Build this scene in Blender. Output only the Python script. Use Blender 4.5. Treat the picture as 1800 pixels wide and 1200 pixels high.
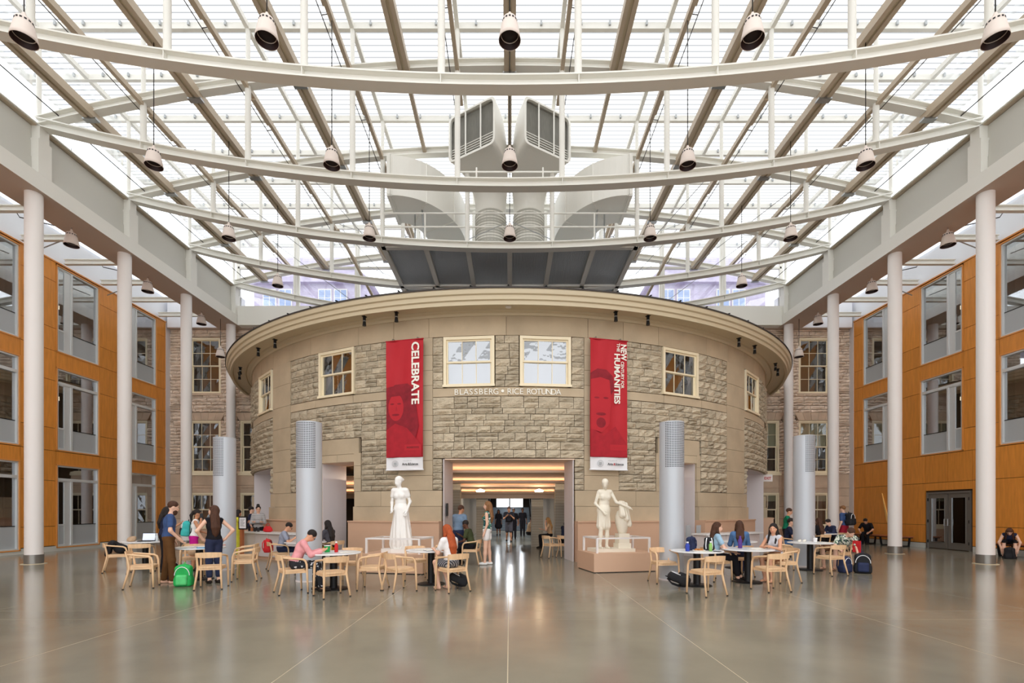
import bpy, math, random
import numpy as np
from mathutils import Vector, Matrix
for o in list(bpy.data.objects): bpy.data.objects.remove(o)
S = bpy.context.scene
COL = S.collection
# ------------------------------------------------------------ camera
FPX, VX, VY, EYE = 860.0, 896.0, 897.0, 1.59
cd = bpy.data.cameras.new('camera'); cam = bpy.data.objects.new('camera', cd); COL.objects.link(cam)
cam.location = (0, 0, EYE); cam.rotation_euler = (math.pi/2, 0, 0)
cd.sensor_fit = 'HORIZONTAL'; cd.sensor_width = 36; cd.lens = FPX/1800*36
cd.shift_x = (900-VX)/1800; cd.shift_y = (VY-600)/1800
cd.clip_end = 400
S.camera = cam
# ------------------------------------------------------------ overcast sky and exposure
w = bpy.data.worlds.new('sky'); S.world = w; w.use_nodes = True
bg = w.node_tree.nodes['Background']; bg.inputs[0].default_value = (0.97, 0.985, 1.0, 1); bg.inputs[1].default_value = 2.3
vs = S.view_settings; vs.view_transform = 'Standard'; vs.look = 'None'; vs.gamma = 1; vs.exposure = 0.20; vs.use_curve_mapping = False
# ------------------------------------------------------------ helpers
def P(px, py, Y): return Vector(((px-VX)/FPX*Y, Y, EYE+(VY-py)/FPX*Y))
def G(px, py):
    Y = FPX*EYE/(py-VY); return Vector(((px-VX)/FPX*Y, Y, 0))
def lin(c):
    c = c/255.0
    return c/12.92 if c <= 0.04045 else ((c+0.055)/1.055)**2.4
def rgb(r, g, b): return (lin(r), lin(g), lin(b), 1)
R_ = random.Random(7)
MATS = {}
def mat(name, col, rough=0.6, metal=0.0, spec=0.4, var=0.0, vscale=3.0, bump=0.0, bscale=30.0, stretch=None, col2=None, alpha=None, objvar=0.0):
    """procedural material: base colour mottled by noise, optional fine relief, optional change from object to object"""
    m = bpy.data.materials.new(name); m.use_nodes = True; n = m.node_tree.nodes; l = m.node_tree.links
    b = n['Principled BSDF']
    b.inputs['Base Color'].default_value = col; b.inputs['Roughness'].default_value = rough
    b.inputs['Metallic'].default_value = metal; b.inputs['Specular IOR Level'].default_value = spec
    if alpha is not None: b.inputs['Alpha'].default_value = alpha
    if var or bump or objvar:
        tc = n.new('ShaderNodeTexCoord'); mp = n.new('ShaderNodeMapping'); l.new(tc.outputs['Object'], mp.inputs[0])
        if stretch: mp.inputs['Scale'].default_value = stretch
        last = None
        if var:
            t = n.new('ShaderNodeTexNoise'); t.inputs['Scale'].default_value = vscale; t.inputs['Detail'].default_value = 5
            l.new(mp.outputs[0], t.inputs[0])
            r = n.new('ShaderNodeValToRGB'); l.new(t.outputs['Fac'], r.inputs[0])
            c2 = col2 or tuple(min(1, x*(1+var)) for x in col[:3])+(1,)
            c1 = tuple(x*(1-var) for x in col[:3])+(1,)
            r.color_ramp.elements[0].position = 0.3; r.color_ramp.elements[1].position = 0.7
            r.color_ramp.elements[0].color = c1; r.color_ramp.elements[1].color = c2
            last = r.outputs[0]
        if objvar:
            oi = n.new('ShaderNodeObjectInfo'); h = n.new('ShaderNodeHueSaturation')
            mr = n.new('ShaderNodeMapRange'); mr.inputs[3].default_value = 1-objvar; mr.inputs[4].default_value = 1+objvar
            l.new(oi.outputs['Random'], mr.inputs[0]); l.new(mr.outputs[0], h.inputs['Value'])
            if last: l.new(last, h.inputs['Color'])
            else: h.inputs['Color'].default_value = col
            last = h.outputs[0]
        if last: l.new(last, b.inputs['Base Color'])
        if bump:
            t2 = n.new('ShaderNodeTexNoise'); t2.inputs['Scale'].default_value = bscale; t2.inputs['Detail'].default_value = 6
            l.new(mp.outputs[0], t2.inputs[0])
            bp = n.new('ShaderNodeBump'); bp.inputs['Strength'].default_value = bump; bp.inputs['Distance'].default_value = 0.03 if bump < .8 else 0.07
            l.new(t2.outputs['Fac'], bp.inputs['Height']); l.new(bp.outputs[0], b.inputs['Normal'])
    MATS[name] = m
    return m
def glass(name, tint, refl, rough=0.02, wav=0.0):
    m = bpy.data.materials.new(name); m.use_nodes = True; n = m.node_tree.nodes; l = m.node_tree.links
    n.remove(n['Principled BSDF']); out = n['Material Output']
    t = n.new('ShaderNodeBsdfTransparent'); t.inputs[0].default_value = tint
    g = n.new('ShaderNodeBsdfGlossy'); g.inputs['Roughness'].default_value = rough; g.inputs['Color'].default_value = (0.95, 0.97, 1, 1)
    f = n.new('ShaderNodeLayerWeight'); f.inputs['Blend'].default_value = 0.35
    mr = n.new('ShaderNodeMapRange'); mr.inputs[3].default_value = refl; mr.inputs[4].default_value = min(1, refl+0.55)
    l.new(f.outputs['Facing'], mr.inputs[0])
    mx = n.new('ShaderNodeMixShader'); l.new(mr.outputs[0], mx.inputs[0]); l.new(t.outputs[0], mx.inputs[1]); l.new(g.outputs[0], mx.inputs[2])
    if wav:
        tc = n.new('ShaderNodeTexCoord'); tx = n.new('ShaderNodeTexNoise'); tx.inputs['Scale'].default_value = 3.0
        bp = n.new('ShaderNodeBump'); bp.inputs['Strength'].default_value = wav; bp.inputs['Distance'].default_value = 0.05
        l.new(tc.outputs['Object'], tx.inputs[0]); l.new(tx.outputs['Fac'], bp.inputs['Height']); l.new(bp.outputs[0], g.inputs['Normal'])
    l.new(mx.outputs[0], out.inputs[0]); MATS[name] = m
    return m
def emit(name, col, st):
    m = bpy.data.materials.new(name); m.use_nodes = True; n = m.node_tree.nodes; b = n['Principled BSDF']
    b.inputs['Base Color'].default_value = col; b.inputs['Emission Color'].default_value = col; b.inputs['Emission Strength'].default_value = st
    MATS[name] = m
    return m
def stripes(name, c1, c2, scale, rough=0.8, axis='X', thresh=0.5):
    m = bpy.data.materials.new(name); m.use_nodes = True; n = m.node_tree.nodes; l = m.node_tree.links; b = n['Principled BSDF']
    tc = n.new('ShaderNodeTexCoord'); wv = n.new('ShaderNodeTexWave'); wv.bands_direction = axis; wv.inputs['Scale'].default_value = scale
    r = n.new('ShaderNodeValToRGB'); r.color_ramp.interpolation = 'CONSTANT'
    r.color_ramp.elements[0].color = c1; r.color_ramp.elements[1].color = c2; r.color_ramp.elements[1].position = thresh
    l.new(tc.outputs['Object'], wv.inputs[0]); l.new(wv.outputs['Fac'], r.inputs[0]); l.new(r.outputs[0], b.inputs['Base Color'])
    b.inputs['Roughness'].default_value = rough; MATS[name] = m
    return m
def patch(name, cols, scale, rough=0.8):
    """a print of patches (voronoi cells) in several colours"""
    m = bpy.data.materials.new(name); m.use_nodes = True; n = m.node_tree.nodes; l = m.node_tree.links; b = n['Principled BSDF']
    tc = n.new('ShaderNodeTexCoord'); v = n.new('ShaderNodeTexVoronoi'); v.inputs['Scale'].default_value = scale
    sp = n.new('ShaderNodeSeparateColor'); r = n.new('ShaderNodeValToRGB'); r.color_ramp.interpolation = 'CONSTANT'
    e = r.color_ramp.elements; e[0].color = cols[0]; e[1].color = cols[1]; e[1].position = 1/len(cols)
    for i in range(2, len(cols)):
        k = e.new(i/len(cols)); k.color = cols[i]
    l.new(tc.outputs['Object'], v.inputs[0]); l.new(v.outputs['Color'], sp.inputs[0]); l.new(sp.outputs[0], r.inputs[0]); l.new(r.outputs[0], b.inputs['Base Color'])
    b.inputs['Roughness'].default_value = rough; MATS[name] = m
    return m

class MB:
    """collects faces for ONE mesh object"""
    def __init__(s): s.V = []; s.F = []; s.M = []
    def add(s, vs, fs, m=0):
        o = len(s.V); s.V += [tuple(v) for v in vs]; s.F += [tuple(i+o for i in f) for f in fs]; s.M += [m]*len(fs); return s
    def box(s, x0, x1, y0, y1, z0, z1, m=0):
        v = [(x, y, z) for z in (z0, z1) for y in (y0, y1) for x in (x0, x1)]
        return s.add(v, [(0,2,3,1),(4,5,7,6),(0,1,5,4),(2,6,7,3),(0,4,6,2),(1,3,7,5)], m)
    def obox(s, c, hx, hy, hz, rot=None, m=0):
        c = Vector(c); M = rot if rot is not None else Matrix.Identity(3)
        v = [c+M@Vector((x*hx, y*hy, z*hz)) for z in (-1,1) for y in (-1,1) for x in (-1,1)]
        return s.add(v, [(0,2,3,1),(4,5,7,6),(0,1,5,4),(2,6,7,3),(0,4,6,2),(1,3,7,5)], m)
    def bar(s, a, b, wd, h, m=0, side=None):
        """rectangular bar from a to b; wd across, h in the up direction"""
        a = Vector(a); b = Vector(b); t = (b-a).normalized()
        sd = Vector(side) if side is not None else t.cross(Vector((0,0,1)))
        if sd.length < 1e-4: sd = Vector((1,0,0))
        sd.normalize(); up = sd.cross(t).normalized()
        v = [p+sd*x*wd/2+up*z*h/2 for p in (a,b) for z in (-1,1) for x in (-1,1)]
        return s.add(v, [(0,1,3,2),(4,6,7,5),(0,4,5,1),(2,3,7,6),(0,2,6,4),(1,5,7,3)], m)
    def tube(s, pts, r, n=8, m=0, caps=True):
        pts = [Vector(p) for p in pts]; k = len(pts)
        rs = r if isinstance(r, (list, tuple)) else [r]*k
        vs = []; fs = []; prev = None
        for i, p in enumerate(pts):
            t = (pts[min(i+1,k-1)]-pts[max(i-1,0)])
            if t.length < 1e-9: t = Vector((0,0,1))
            t.normalize()
            if prev is None:
                u = t.cross(Vector((0,0,1)))
                if u.length < 1e-3: u = t.cross(Vector((0,1,0)))
            else: u = prev-t*prev.dot(t)
            u.normalize(); prev = u; v = t.cross(u)
            for j in range(n):
                a = 2*math.pi*j/n; vs.append(p+(u*math.cos(a)+v*math.sin(a))*rs[i])
        for i in range(k-1):
            for j in range(n):
                j2 = (j+1) % n; fs.append((i*n+j, i*n+j2, (i+1)*n+j2, (i+1)*n+j))
        if caps: fs.append(tuple(range(n-1,-1,-1))); fs.append(tuple((k-1)*n+j for j in range(n)))
        return s.add(vs, fs, m)
    def lathe(s, prof, n=24, c=(0,0,0), m=0, a0=0, a1=2*math.pi, caps=False):
        full = abs(a1-a0-2*math.pi) < 1e-6; na = n if full else n+1
        vs = []; fs = []; k = len(prof)
        for j in range(na):
            a = a0+(a1-a0)*j/n
            for r, z in prof: vs.append((c[0]+r*math.sin(a), c[1]-r*math.cos(a), c[2]+z))
        for j in range(n):
            j2 = (j+1) % na
            for i in range(k-1): fs.append((j*k+i, j2*k+i, j2*k+i+1, j*k+i+1))
        if caps:
            if full: fs.append(tuple(j*k for j in range(na-1,-1,-1))); fs.append(tuple(j*k+k-1 for j in range(na)))
            else: fs.append(tuple(range(k))); fs.append(tuple((na-1)*k+i for i in range(k-1,-1,-1)))
        return s.add(vs, fs, m)
    def sweep(s, pts, prof, side, m=0):
        """closed profile [(side, up)] along points"""
        pts = [Vector(p) for p in pts]; side = Vector(side).normalized(); k = len(prof); vs = []; fs = []
        for i, p in enumerate(pts):
            t = (pts[min(i+1,len(pts)-1)]-pts[max(i-1,0)]).normalized(); up = side.cross(t).normalized()
            if up.z < 0: up = -up
            for a, b in prof: vs.append(p+side*a+up*b)
        for i in range(len(pts)-1):
            for j in range(k):
                j2 = (j+1) % k; fs.append((i*k+j, i*k+j2, (i+1)*k+j2, (i+1)*k+j))
        fs.append(tuple(range(k-1,-1,-1))); fs.append(tuple((len(pts)-1)*k+j for j in range(k)))
        return s.add(vs, fs, m)
    def prism(s, poly, axis, lo, hi, m=0):
        """polygon of 2-D points pushed out along an axis: 'z' -> (x,y), 'y' -> (x,z), 'x' -> (y,z)"""
        def q(p, h): return {'z': (p[0],p[1],h), 'y': (p[0],h,p[1]), 'x': (h,p[0],p[1])}[axis]
        k = len(poly); vs = [q(p, lo) for p in poly]+[q(p, hi) for p in poly]
        fs = [tuple(range(k-1,-1,-1)), tuple(range(k,2*k))]+[(i,(i+1)%k,(i+1)%k+k,i+k) for i in range(k)]
        return s.add(vs, fs, m)
    def sphere(s, c, rx, ry=None, rz=None, n=10, k=6, m=0):
        ry = ry or rx; rz = rz or rx; vs = [(c[0],c[1],c[2]-rz)]; fs = []
        for i in range(1, k):
            t = math.pi*i/k
            for j in range(n):
                a = 2*math.pi*j/n; vs.append((c[0]+rx*math.sin(t)*math.cos(a), c[1]+ry*math.sin(t)*math.sin(a), c[2]-rz*math.cos(t)))
        vs.append((c[0],c[1],c[2]+rz)); L = len(vs)-1
        for j in range(n):
            j2 = (j+1) % n; fs.append((0, 1+j2, 1+j)); fs.append((L, L-n+j, L-n+j2))
            for i in range(k-2): fs.append((1+i*n+j, 1+i*n+j2, 1+(i+1)*n+j2, 1+(i+1)*n+j))
        return s.add(vs, fs, m)
    def build(s, name, mats, parent=None, smooth=False, loc=None, rz=None):
        me = bpy.data.meshes.new(name); me.from_pydata(s.V, [], s.F)
        if not isinstance(mats, (list, tuple)): mats = [mats]
        for q in mats: me.materials.append(MATS[q] if isinstance(q, str) else q)
        if len(mats) > 1: me.polygons.foreach_set('material_index', s.M)
        if smooth: me.polygons.foreach_set('use_smooth', [True]*len(s.F))
        me.update(); o = bpy.data.objects.new(name, me); COL.objects.link(o)
        if smooth == 'edge':
            try: me.set_sharp_from_angle(angle=math.radians(35))
            except Exception: pass
        if parent is not None: o.parent = parent
        if loc is not None: o.location = loc
        if rz is not None: o.rotation_euler = (0,0,rz)
        return o
def tag(o, label=None, cat=None, group=None, kind=None):
    if label: o['label'] = label
    if cat: o['category'] = cat
    if group: o['group'] = group
    if kind: o['kind'] = kind
    return o
def thing(name, label, cat, loc=(0,0,0), rz=0.0, group=None):
    o = bpy.data.objects.new(name, None); COL.objects.link(o); o.empty_display_size = 0.1
    o.location = loc; o.rotation_euler = (0,0,rz)
    return tag(o, label, cat, group)
def struct(name, loc=(0,0,0)):
    o = bpy.data.objects.new(name, None); COL.objects.link(o); o.empty_display_size = 0.1; o.location = loc; o['kind'] = 'structure'
    return o
def dup(root, loc, rz, label=None, group=None):
    r = root.copy(); COL.objects.link(r); r.location = loc; r.rotation_euler = (0,0,rz)
    if label: r['label'] = label
    if group: r['group'] = group
    for ch in list(root.children):
        c = ch.copy(); COL.objects.link(c); c.parent = r
        for g in list(ch.children):
            d = g.copy(); COL.objects.link(d); d.parent = c
    return r
def again(src, parent, loc):
    o = src.copy(); COL.objects.link(o); o.parent = parent; o.location = loc
    return o
ORD = ['first','second','third','fourth','fifth','sixth','seventh','eighth','ninth','tenth','eleventh','twelfth']
def rotz(a): return Matrix.Rotation(a, 3, 'Z')
IB = lambda w, h, t: [(-w/2,-h/2),(w/2,-h/2),(w/2,-h/2+t),(t/2,-h/2+t),(t/2,h/2-t),(w/2,h/2-t),(w/2,h/2),(-w/2,h/2),(-w/2,h/2-t),(-t/2,h/2-t),(-t/2,-h/2+t),(-w/2,-h/2+t)]
# ------------------------------------------------------------ materials
mat('concrete', rgb(136,130,114), 0.15, 0, 0.5, 0.22, 0.55, 0.02, 60)
mat('joint_filler', rgb(202,188,160), 0.5)
mat('white_steel', rgb(232,230,222), 0.45, 0, 0.4)
mat('white_paint', rgb(236,230,226), 0.55, 0, 0.4)
mat('cool_white', rgb(240,241,246), 0.6)
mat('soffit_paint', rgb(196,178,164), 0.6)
mat('purlin_paint', rgb(190,174,152), 0.45)
mat('curb_panel', rgb(205,204,196), 0.6)
mat('wood_panel', rgb(222,144,60), 0.38, 0, 0.4, 0.10, 2.2, 0.0, 40, (6,6,0.7), objvar=0.06)
mat('wood_trim', rgb(222,150,78), 0.4)
mat('dark_backing', rgb(60,40,22), 0.8)
mat('alu', rgb(216,218,218), 0.35, 0.2)
mat('frosted', rgb(176,180,182), 0.35, 0, 0.5)
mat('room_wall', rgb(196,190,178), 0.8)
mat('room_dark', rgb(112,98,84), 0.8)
mat('stone_rough', rgb(196,182,158), 0.9, 0, 0.2, 0.17, 3.0, 1.0, 9, (1,1,1.7), objvar=0.16)
mat('stone_smooth', rgb(192,174,147), 0.85, 0, 0.25, 0.10, 1.3, 0.10, 22, objvar=0.05)
mat('stone_pink', rgb(232,212,192), 0.9, 0, 0.2, 0.18, 2.0, 0.9, 8, (1,1,1.8))
mat('stone_pink_smooth', rgb(204,180,156), 0.85, 0, 0.2, 0.13, 1.6, 0.15, 20, objvar=0.05)
mat('mortar', rgb(84,70,54), 0.95)
mat('cornice_paint', rgb(208,193,163), 0.5)
mat('sash_paint', rgb(244,230,198), 0.45)
mat('roof_slate', rgb(62,56,52), 0.7)
mat('plinth_pink', rgb(212,174,146), 0.6, 0, 0.3)
mat('jamb_white', rgb(222,214,214), 0.55)
mat('pillar_grey', rgb(190,194,200), 0.4, 0.1)
mat('dark_hole', rgb(40,44,52), 0.9)
mat('black_metal', rgb(24,24,26), 0.45, 0.2)
mat('black_cable', rgb(52,46,42), 0.5)
mat('lamp_shade', rgb(226,212,202), 0.45)
mat('lamp_inner', rgb(58,40,40), 0.5)
mat('steel', rgb(170,172,172), 0.3, 0.9)
mat('galv', rgb(186,184,174), 0.45, 0.25)
mat('grating', rgb(196,200,204), 0.6, 0.3)
mat('oak', rgb(230,192,150), 0.45, 0, 0.4, 0.10, 3, 0, 20, (8,1.5,1.5))
mat('marble', rgb(238,238,238), 0.25, 0, 0.5, 0.05, 3)
mat('plaster', rgb(246,243,238), 0.5, 0, 0.4)
mat('plaster_cream', rgb(240,232,214), 0.5, 0, 0.4)
mat('tile_grey', rgb(168,160,146), 0.5)
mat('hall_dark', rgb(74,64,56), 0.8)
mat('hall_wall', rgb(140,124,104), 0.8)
mat('stair_grey', rgb(84,90,94), 0.6)
mat('cove_paint', rgb(242,214,190), 0.6)
mat('bench_wood', rgb(170,100,60), 0.5, 0, 0.4, 0.1, 3)
mat('red_door', rgb(70,22,16), 0.4)
mat('door_metal', rgb(138,134,128), 0.35, 0.6)
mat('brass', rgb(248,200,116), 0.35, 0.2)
mat('banner_red', rgb(188,40,50), 0.65, 0, 0.3, 0.05, 1.5)
mat('banner_dark', rgb(140,30,42), 0.65, 0, 0.3, 0.2, 6)
mat('banner_mid', rgb(172,34,46), 0.65, 0, 0.3, 0.15, 5)
mat('white_cloth', rgb(240,240,242), 0.7)
mat('letter_white', rgb(248,244,232), 0.4)
mat('ink', rgb(40,38,40), 0.7)
mat('red_ink', rgb(190,30,40), 0.7)
mat('slate_violet', rgb(186,178,200), 0.7, 0, 0.3, 0.12, 3)
mat('frosted_blue', rgb(150,170,205), 0.3)
glass('window_glass', (0.80,0.82,0.84,1), 0.18)
glass('old_glass', (0.66,0.64,0.60,1), 0.14, 0.02, 0.05)
glass('clear_glass', (0.97,0.98,0.99,1), 0.02)
glass('door_glass', (0.55,0.5,0.48,1), 0.12)
emit('cove_strip', (1.0,0.74,0.52,1), 4.5)
emit('lamp_glow', (1.0,0.80,0.52,1), 3.0)
emit('warm_lamp', (1.0,0.85,0.6,1), 5.0)
# skylight panes: clear glass carrying fine rows of white frit
m = bpy.data.materials.new('fritted_glass'); m.use_nodes = True; n = m.node_tree.nodes; l = m.node_tree.links; n.remove(n['Principled BSDF'])
tc = n.new('ShaderNodeTexCoord'); wv = n.new('ShaderNodeTexWave'); wv.bands_direction = 'Y'; wv.inputs['Scale'].default_value = 1.55
wv.inputs['Distortion'].default_value = 0.0
rr = n.new('ShaderNodeValToRGB'); rr.color_ramp.elements[0].color = (0.84,0.84,0.84,1); rr.color_ramp.elements[1].color = (0.47,0.475,0.48,1)
rr.color_ramp.elements[0].position = 0.80; rr.color_ramp.elements[1].position = 0.92
l.new(tc.outputs['Object'], wv.inputs[0]); l.new(wv.outputs['Fac'], rr.inputs[0])
tr = n.new('ShaderNodeBsdfTransparent'); l.new(rr.outputs[0], tr.inputs[0]); l.new(tr.outputs[0], n['Material Output'].inputs[0]); MATS['fritted_glass'] = m
glass('mirror_glass', (0.6,0.6,0.62,1), 0.26, 0.01, 0.25)
emit('screen_white', (0.7,0.76,0.84,1), 0.35)
mat('clear_plastic', rgb(214,222,226), 0.2, 0, 0.5)
mat('pastry', rgb(184,120,60), 0.7, 0, 0.3, 0.2, 30)
# ============================================================ FLOOR
fl = struct('floor')
MB().box(-24,24,-14,48,-0.30,-0.0012).build('floor_bed', 'joint_filler', fl)
jx = [-21,-17.85,-14.2,-11.2,-8.2,-5.2,-2.2,-0.02,2.2,5.3,8.3,11.2,14.2,17.85,21]
jy = [-14,-8,-2.2,2.6,7.15,7.75,14.0,20.5,27,34,48]
for i in range(len(jx)-1):
    for j in range(len(jy)-1):
        MB().box(jx[i]+0.005,jx[i+1]-0.005,jy[j]+0.0045,jy[j+1]-0.0045,-0.12,0).build('slab','concrete',fl)
# ============================================================ SIDE WALLS IN WOOD PANELS
XW, BAY, YC0 = 17.8, 3.44, 14.6
WY0 = [15.78-2*BAY, 15.78-BAY, 15.78, 15.78+BAY, 15.78+2*BAY]; WW = 1.94
YEND = 25.3
ROWZ = [(7.86,11.2),(3.98,7.18),(0.16,3.37)]
wn = 0
def wood_wall(side):
    sx = -1 if side == 'left' else 1
    W = struct('wall_'+side)
    def X(d): return sx*(XW+d)                      # d > 0 goes into the wall
    def slab(mb, d0, d1, y0, y1, z0, z1, m=0): 
        a, b = sorted((X(d0), X(d1))); mb.box(a,b,y0,y1,z0,z1,m); return mb
    # backing behind the panels, with holes where the windows are
    holes = [(y, y+WW) for y in WY0]
    bk = MB(); ys = [-12]+[v for h in holes for v in h]+[YEND]
    for i in range(0, len(ys), 2): slab(bk, 0.03, 0.5, ys[i], ys[i+1], 0, 11.3)
    for (a, b) in holes:
        for z0, z1 in ((11.2,11.3),(7.18,7.86),(3.37,3.98),(0,0.16)): slab(bk, 0.03, 0.5, a, b, z0, z1)
    if side == 'right':
        for (a, b) in holes: slab(bk, 0.03, 0.5, a, b, 0.16, 3.37)
    bk.build('backing', 'dark_backing', W)
    g = 0.008
    JZ = [0.22,0.98,2.75,3.92,4.80,6.66,7.82,8.70,10.53,11.3]
    def panel(y0, y1, z0, z1): slab(MB(), -0.02, 0.03, y0+g, y1-g, z0+g, z1-g).build('wood_panel','wood_panel',W)
    strips = []; prev = -3.0
    for (a, b) in holes: strips.append((prev, a-0.05)); prev = b+0.05
    strips.append((prev, YEND))
    for i, (a, b) in enumerate(strips):
        cuts = [a, b] if b-a < 2.5 else [a+(b-a)*t/3 for t in range(4)]
        for c in range(len(cuts)-1):
            for k in range(len(JZ)-1):
                if side == 'right' and JZ[k+1] < 4: continue
                panel(cuts[c], cuts[c+1], JZ[k], JZ[k+1])
    for (a, b) in holes:
        panel(a-0.05, b+0.05, 7.20, 7.82)
        if side == 'left': panel(a-0.05, b+0.05, 3.40, 3.92)
        tr = MB()                                   # thin wood reveal round each opening
        for (z0, z1) in (ROWZ if side == 'left' else ROWZ[:2]):
            slab(tr, -0.045, 0.03, a-0.045, a, z0-0.03, z1+0.04); slab(tr, -0.045, 0.03, b, b+0.045, z0-0.03, z1+0.04)
            slab(tr, -0.05, 0.03, a-0.045, b+0.045, z1, z1+0.045); slab(tr, -0.045, 0.03, a-0.045, b+0.045, z0-0.045, z0)
        tr.build('reveal', 'wood_trim', W)
    if side == 'right':                             # solid panels at ground level round the door
        DY0, DY1 = 18.86, 20.88
        rows = [(0.22,0.98),(0.98,2.75),(2.75,3.92)]
        cols = [-3.0,2.0,5.4,8.84,11.0,13.8,16.1,DY0-0.42,DY0-0.06,DY1+0.06,22.4,23.0,24.5,YEND]
        for z0, z1 in rows:
            for i in range(len(cols)-1):
                a, b = cols[i], cols[i+1]
                if abs(a-(DY0-0.06)) < 1e-6:
                    if z1 == 2.75: panel(a, b, 2.42, 2.75)
                    elif z0 == 2.75: panel(a, (a+b)/2, z0, z1); panel((a+b)/2, b, z0, z1)
                    continue
                panel(a, b, z0, z1)
    bb = struct('baseboard_'+side)
    for a, b in ([(-12,YEND)] if side == 'left' else [(-12,18.78),(20.96,YEND)]):
        slab(MB(), -0.03, 0.05, a, b, 0, 0.2).build('board', 'curb_panel', bb)
    slab(MB(), -0.04, 0.3, 25.28, 25.62, 0, 11.3).build('corner_post','jamb_white',W)
    slab(MB(), -0.05, 0.3, -12, YEND, 11.3, 11.35).build('top_cap','wood_trim',W)
    slab(MB(), 0.02, 0.3, -12, 26, 11.35, 12.6).build('upper_wall','cool_white',W)
    return W, slab
rooms = []
def window_unit(side, slab, y0, row, z0, z1):
    global wn
    wn += 1
    o = struct('window_%d' % wn); y1 = y0+WW; f = 0.055; D0, D1 = -0.01, 0.16
    fr = MB(); slab(fr, D0, D1, y0, y0+f, z0, z1); slab(fr, D0, D1, y1-f, y1, z0, z1); slab(fr, D0, D1, y0+f, y1-f, z1-f, z1); slab(fr, D0, D1, y0+f, y1-f, z0, z0+f)
    fr.build('frame', 'alu', o)
    ym = y0+0.62; ztr = z1-0.50 if row else z1-f
    if row:
        slab(MB(), D0, D1, y0+f, y1-f, ztr-0.11, ztr).build('transom','alu',o); zt = ztr-0.11
        slab(MB(), 0.07, 0.08, y0+f, y1-f, ztr, z1-f).build('pane','window_glass',o)
    else: zt = z1-f
    slab(MB(), D0, D1, ym, ym+0.08, z0+f, zt).build('mullion','alu',o)
    slab(MB(), 0.02, 0.05, ym-0.24, ym, z0+f, zt).build('side_panel','alu',o)
    zs = z0+0.86
    slab(MB(), 0.07, 0.08, ym+0.08, y1-f, zs, zt).build('pane','window_glass',o)
    slab(MB(), 0.07, 0.09, ym+0.08, y1-f, z0+f, zs).build('frosted_panel','frosted',o)
    slab(MB(), 0.06, 0.10, ym+0.08, y1-f, zs-0.015, zs+0.015).build('rail','black_metal',o)
    sh = MB(); q = y0+f; r = ym-0.24; t = 0.04; a0, a1 = 0.01, 0.06
    slab(sh,a0,a1,q,q+t,z0+f,zt); slab(sh,a0,a1,r-t,r,z0+f,zt); slab(sh,a0,a1,q+t,r-t,zt-t,zt); slab(sh,a0,a1,q+t,r-t,z0+f,z0+f+t); slab(sh,a0,a1,q+t,r-t,zs-0.03,zs+0.03)
    sh.build('sash','alu',o)
    slab(MB(),0.03,0.04,q+t,r-t,zs+0.03,zt-t).build('pane','window_glass',o)
    slab(MB(),0.03,0.045,q+t,r-t,z0+f+t,zs-0.03).build('frosted_panel','frosted',o)
    return o
for side in ('left','right'):
    W, slab = wood_wall(side)
    for wi, y0 in enumerate(WY0):
        for row, (z0, z1) in enumerate(ROWZ):
            if side == 'right' and row == 2: continue
            window_unit(side, slab, y0, row, z0, z1)
    # rooms behind the glass: floors, back wall, cross walls
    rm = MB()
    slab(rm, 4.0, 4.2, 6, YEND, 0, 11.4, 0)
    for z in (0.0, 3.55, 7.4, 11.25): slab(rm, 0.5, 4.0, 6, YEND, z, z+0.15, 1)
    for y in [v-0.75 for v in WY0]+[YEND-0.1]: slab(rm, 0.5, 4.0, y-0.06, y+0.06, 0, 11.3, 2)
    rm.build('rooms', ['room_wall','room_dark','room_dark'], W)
    for wi, y0 in enumerate(WY0):
        for row in (0,1):
            z = (10.2,6.3)[row]; lp = MB(); slab(lp, 1.2+0.3*(wi%2), 1.6+0.3*(wi%2), y0+1.0, y0+1.75, z, z+0.16); lp.build('ceiling_lamp','lamp_glow',W)
        if wi >= 2:
            sh = MB(); sd = 3.3
            for zz in (4.0,4.5,5.0,5.5): slab(sh, sd, sd+0.35, y0+0.9, y0+1.9, zz, zz+0.03)
            for q in (0.9,1.88): slab(sh, sd, sd+0.35, y0+q, y0+q+0.03, 3.7, 5.6)
            sh.build('bookcase','hall_wall',W)
            bk = MB()
            for zz in (4.03,4.53,5.03):
                yy = y0+0.95
                while yy < y0+1.8:
                    wd = R_.uniform(0.03,0.07); slab(bk, sd+0.05, sd+0.3, yy, yy+wd*0.9, zz, zz+R_.uniform(0.25,0.4), R_.randrange(4)); yy += wd
            bk.build('book_row', ['red_ink','room_wall','ink','frosted'], W)['kind'] = 'stuff'
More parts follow.
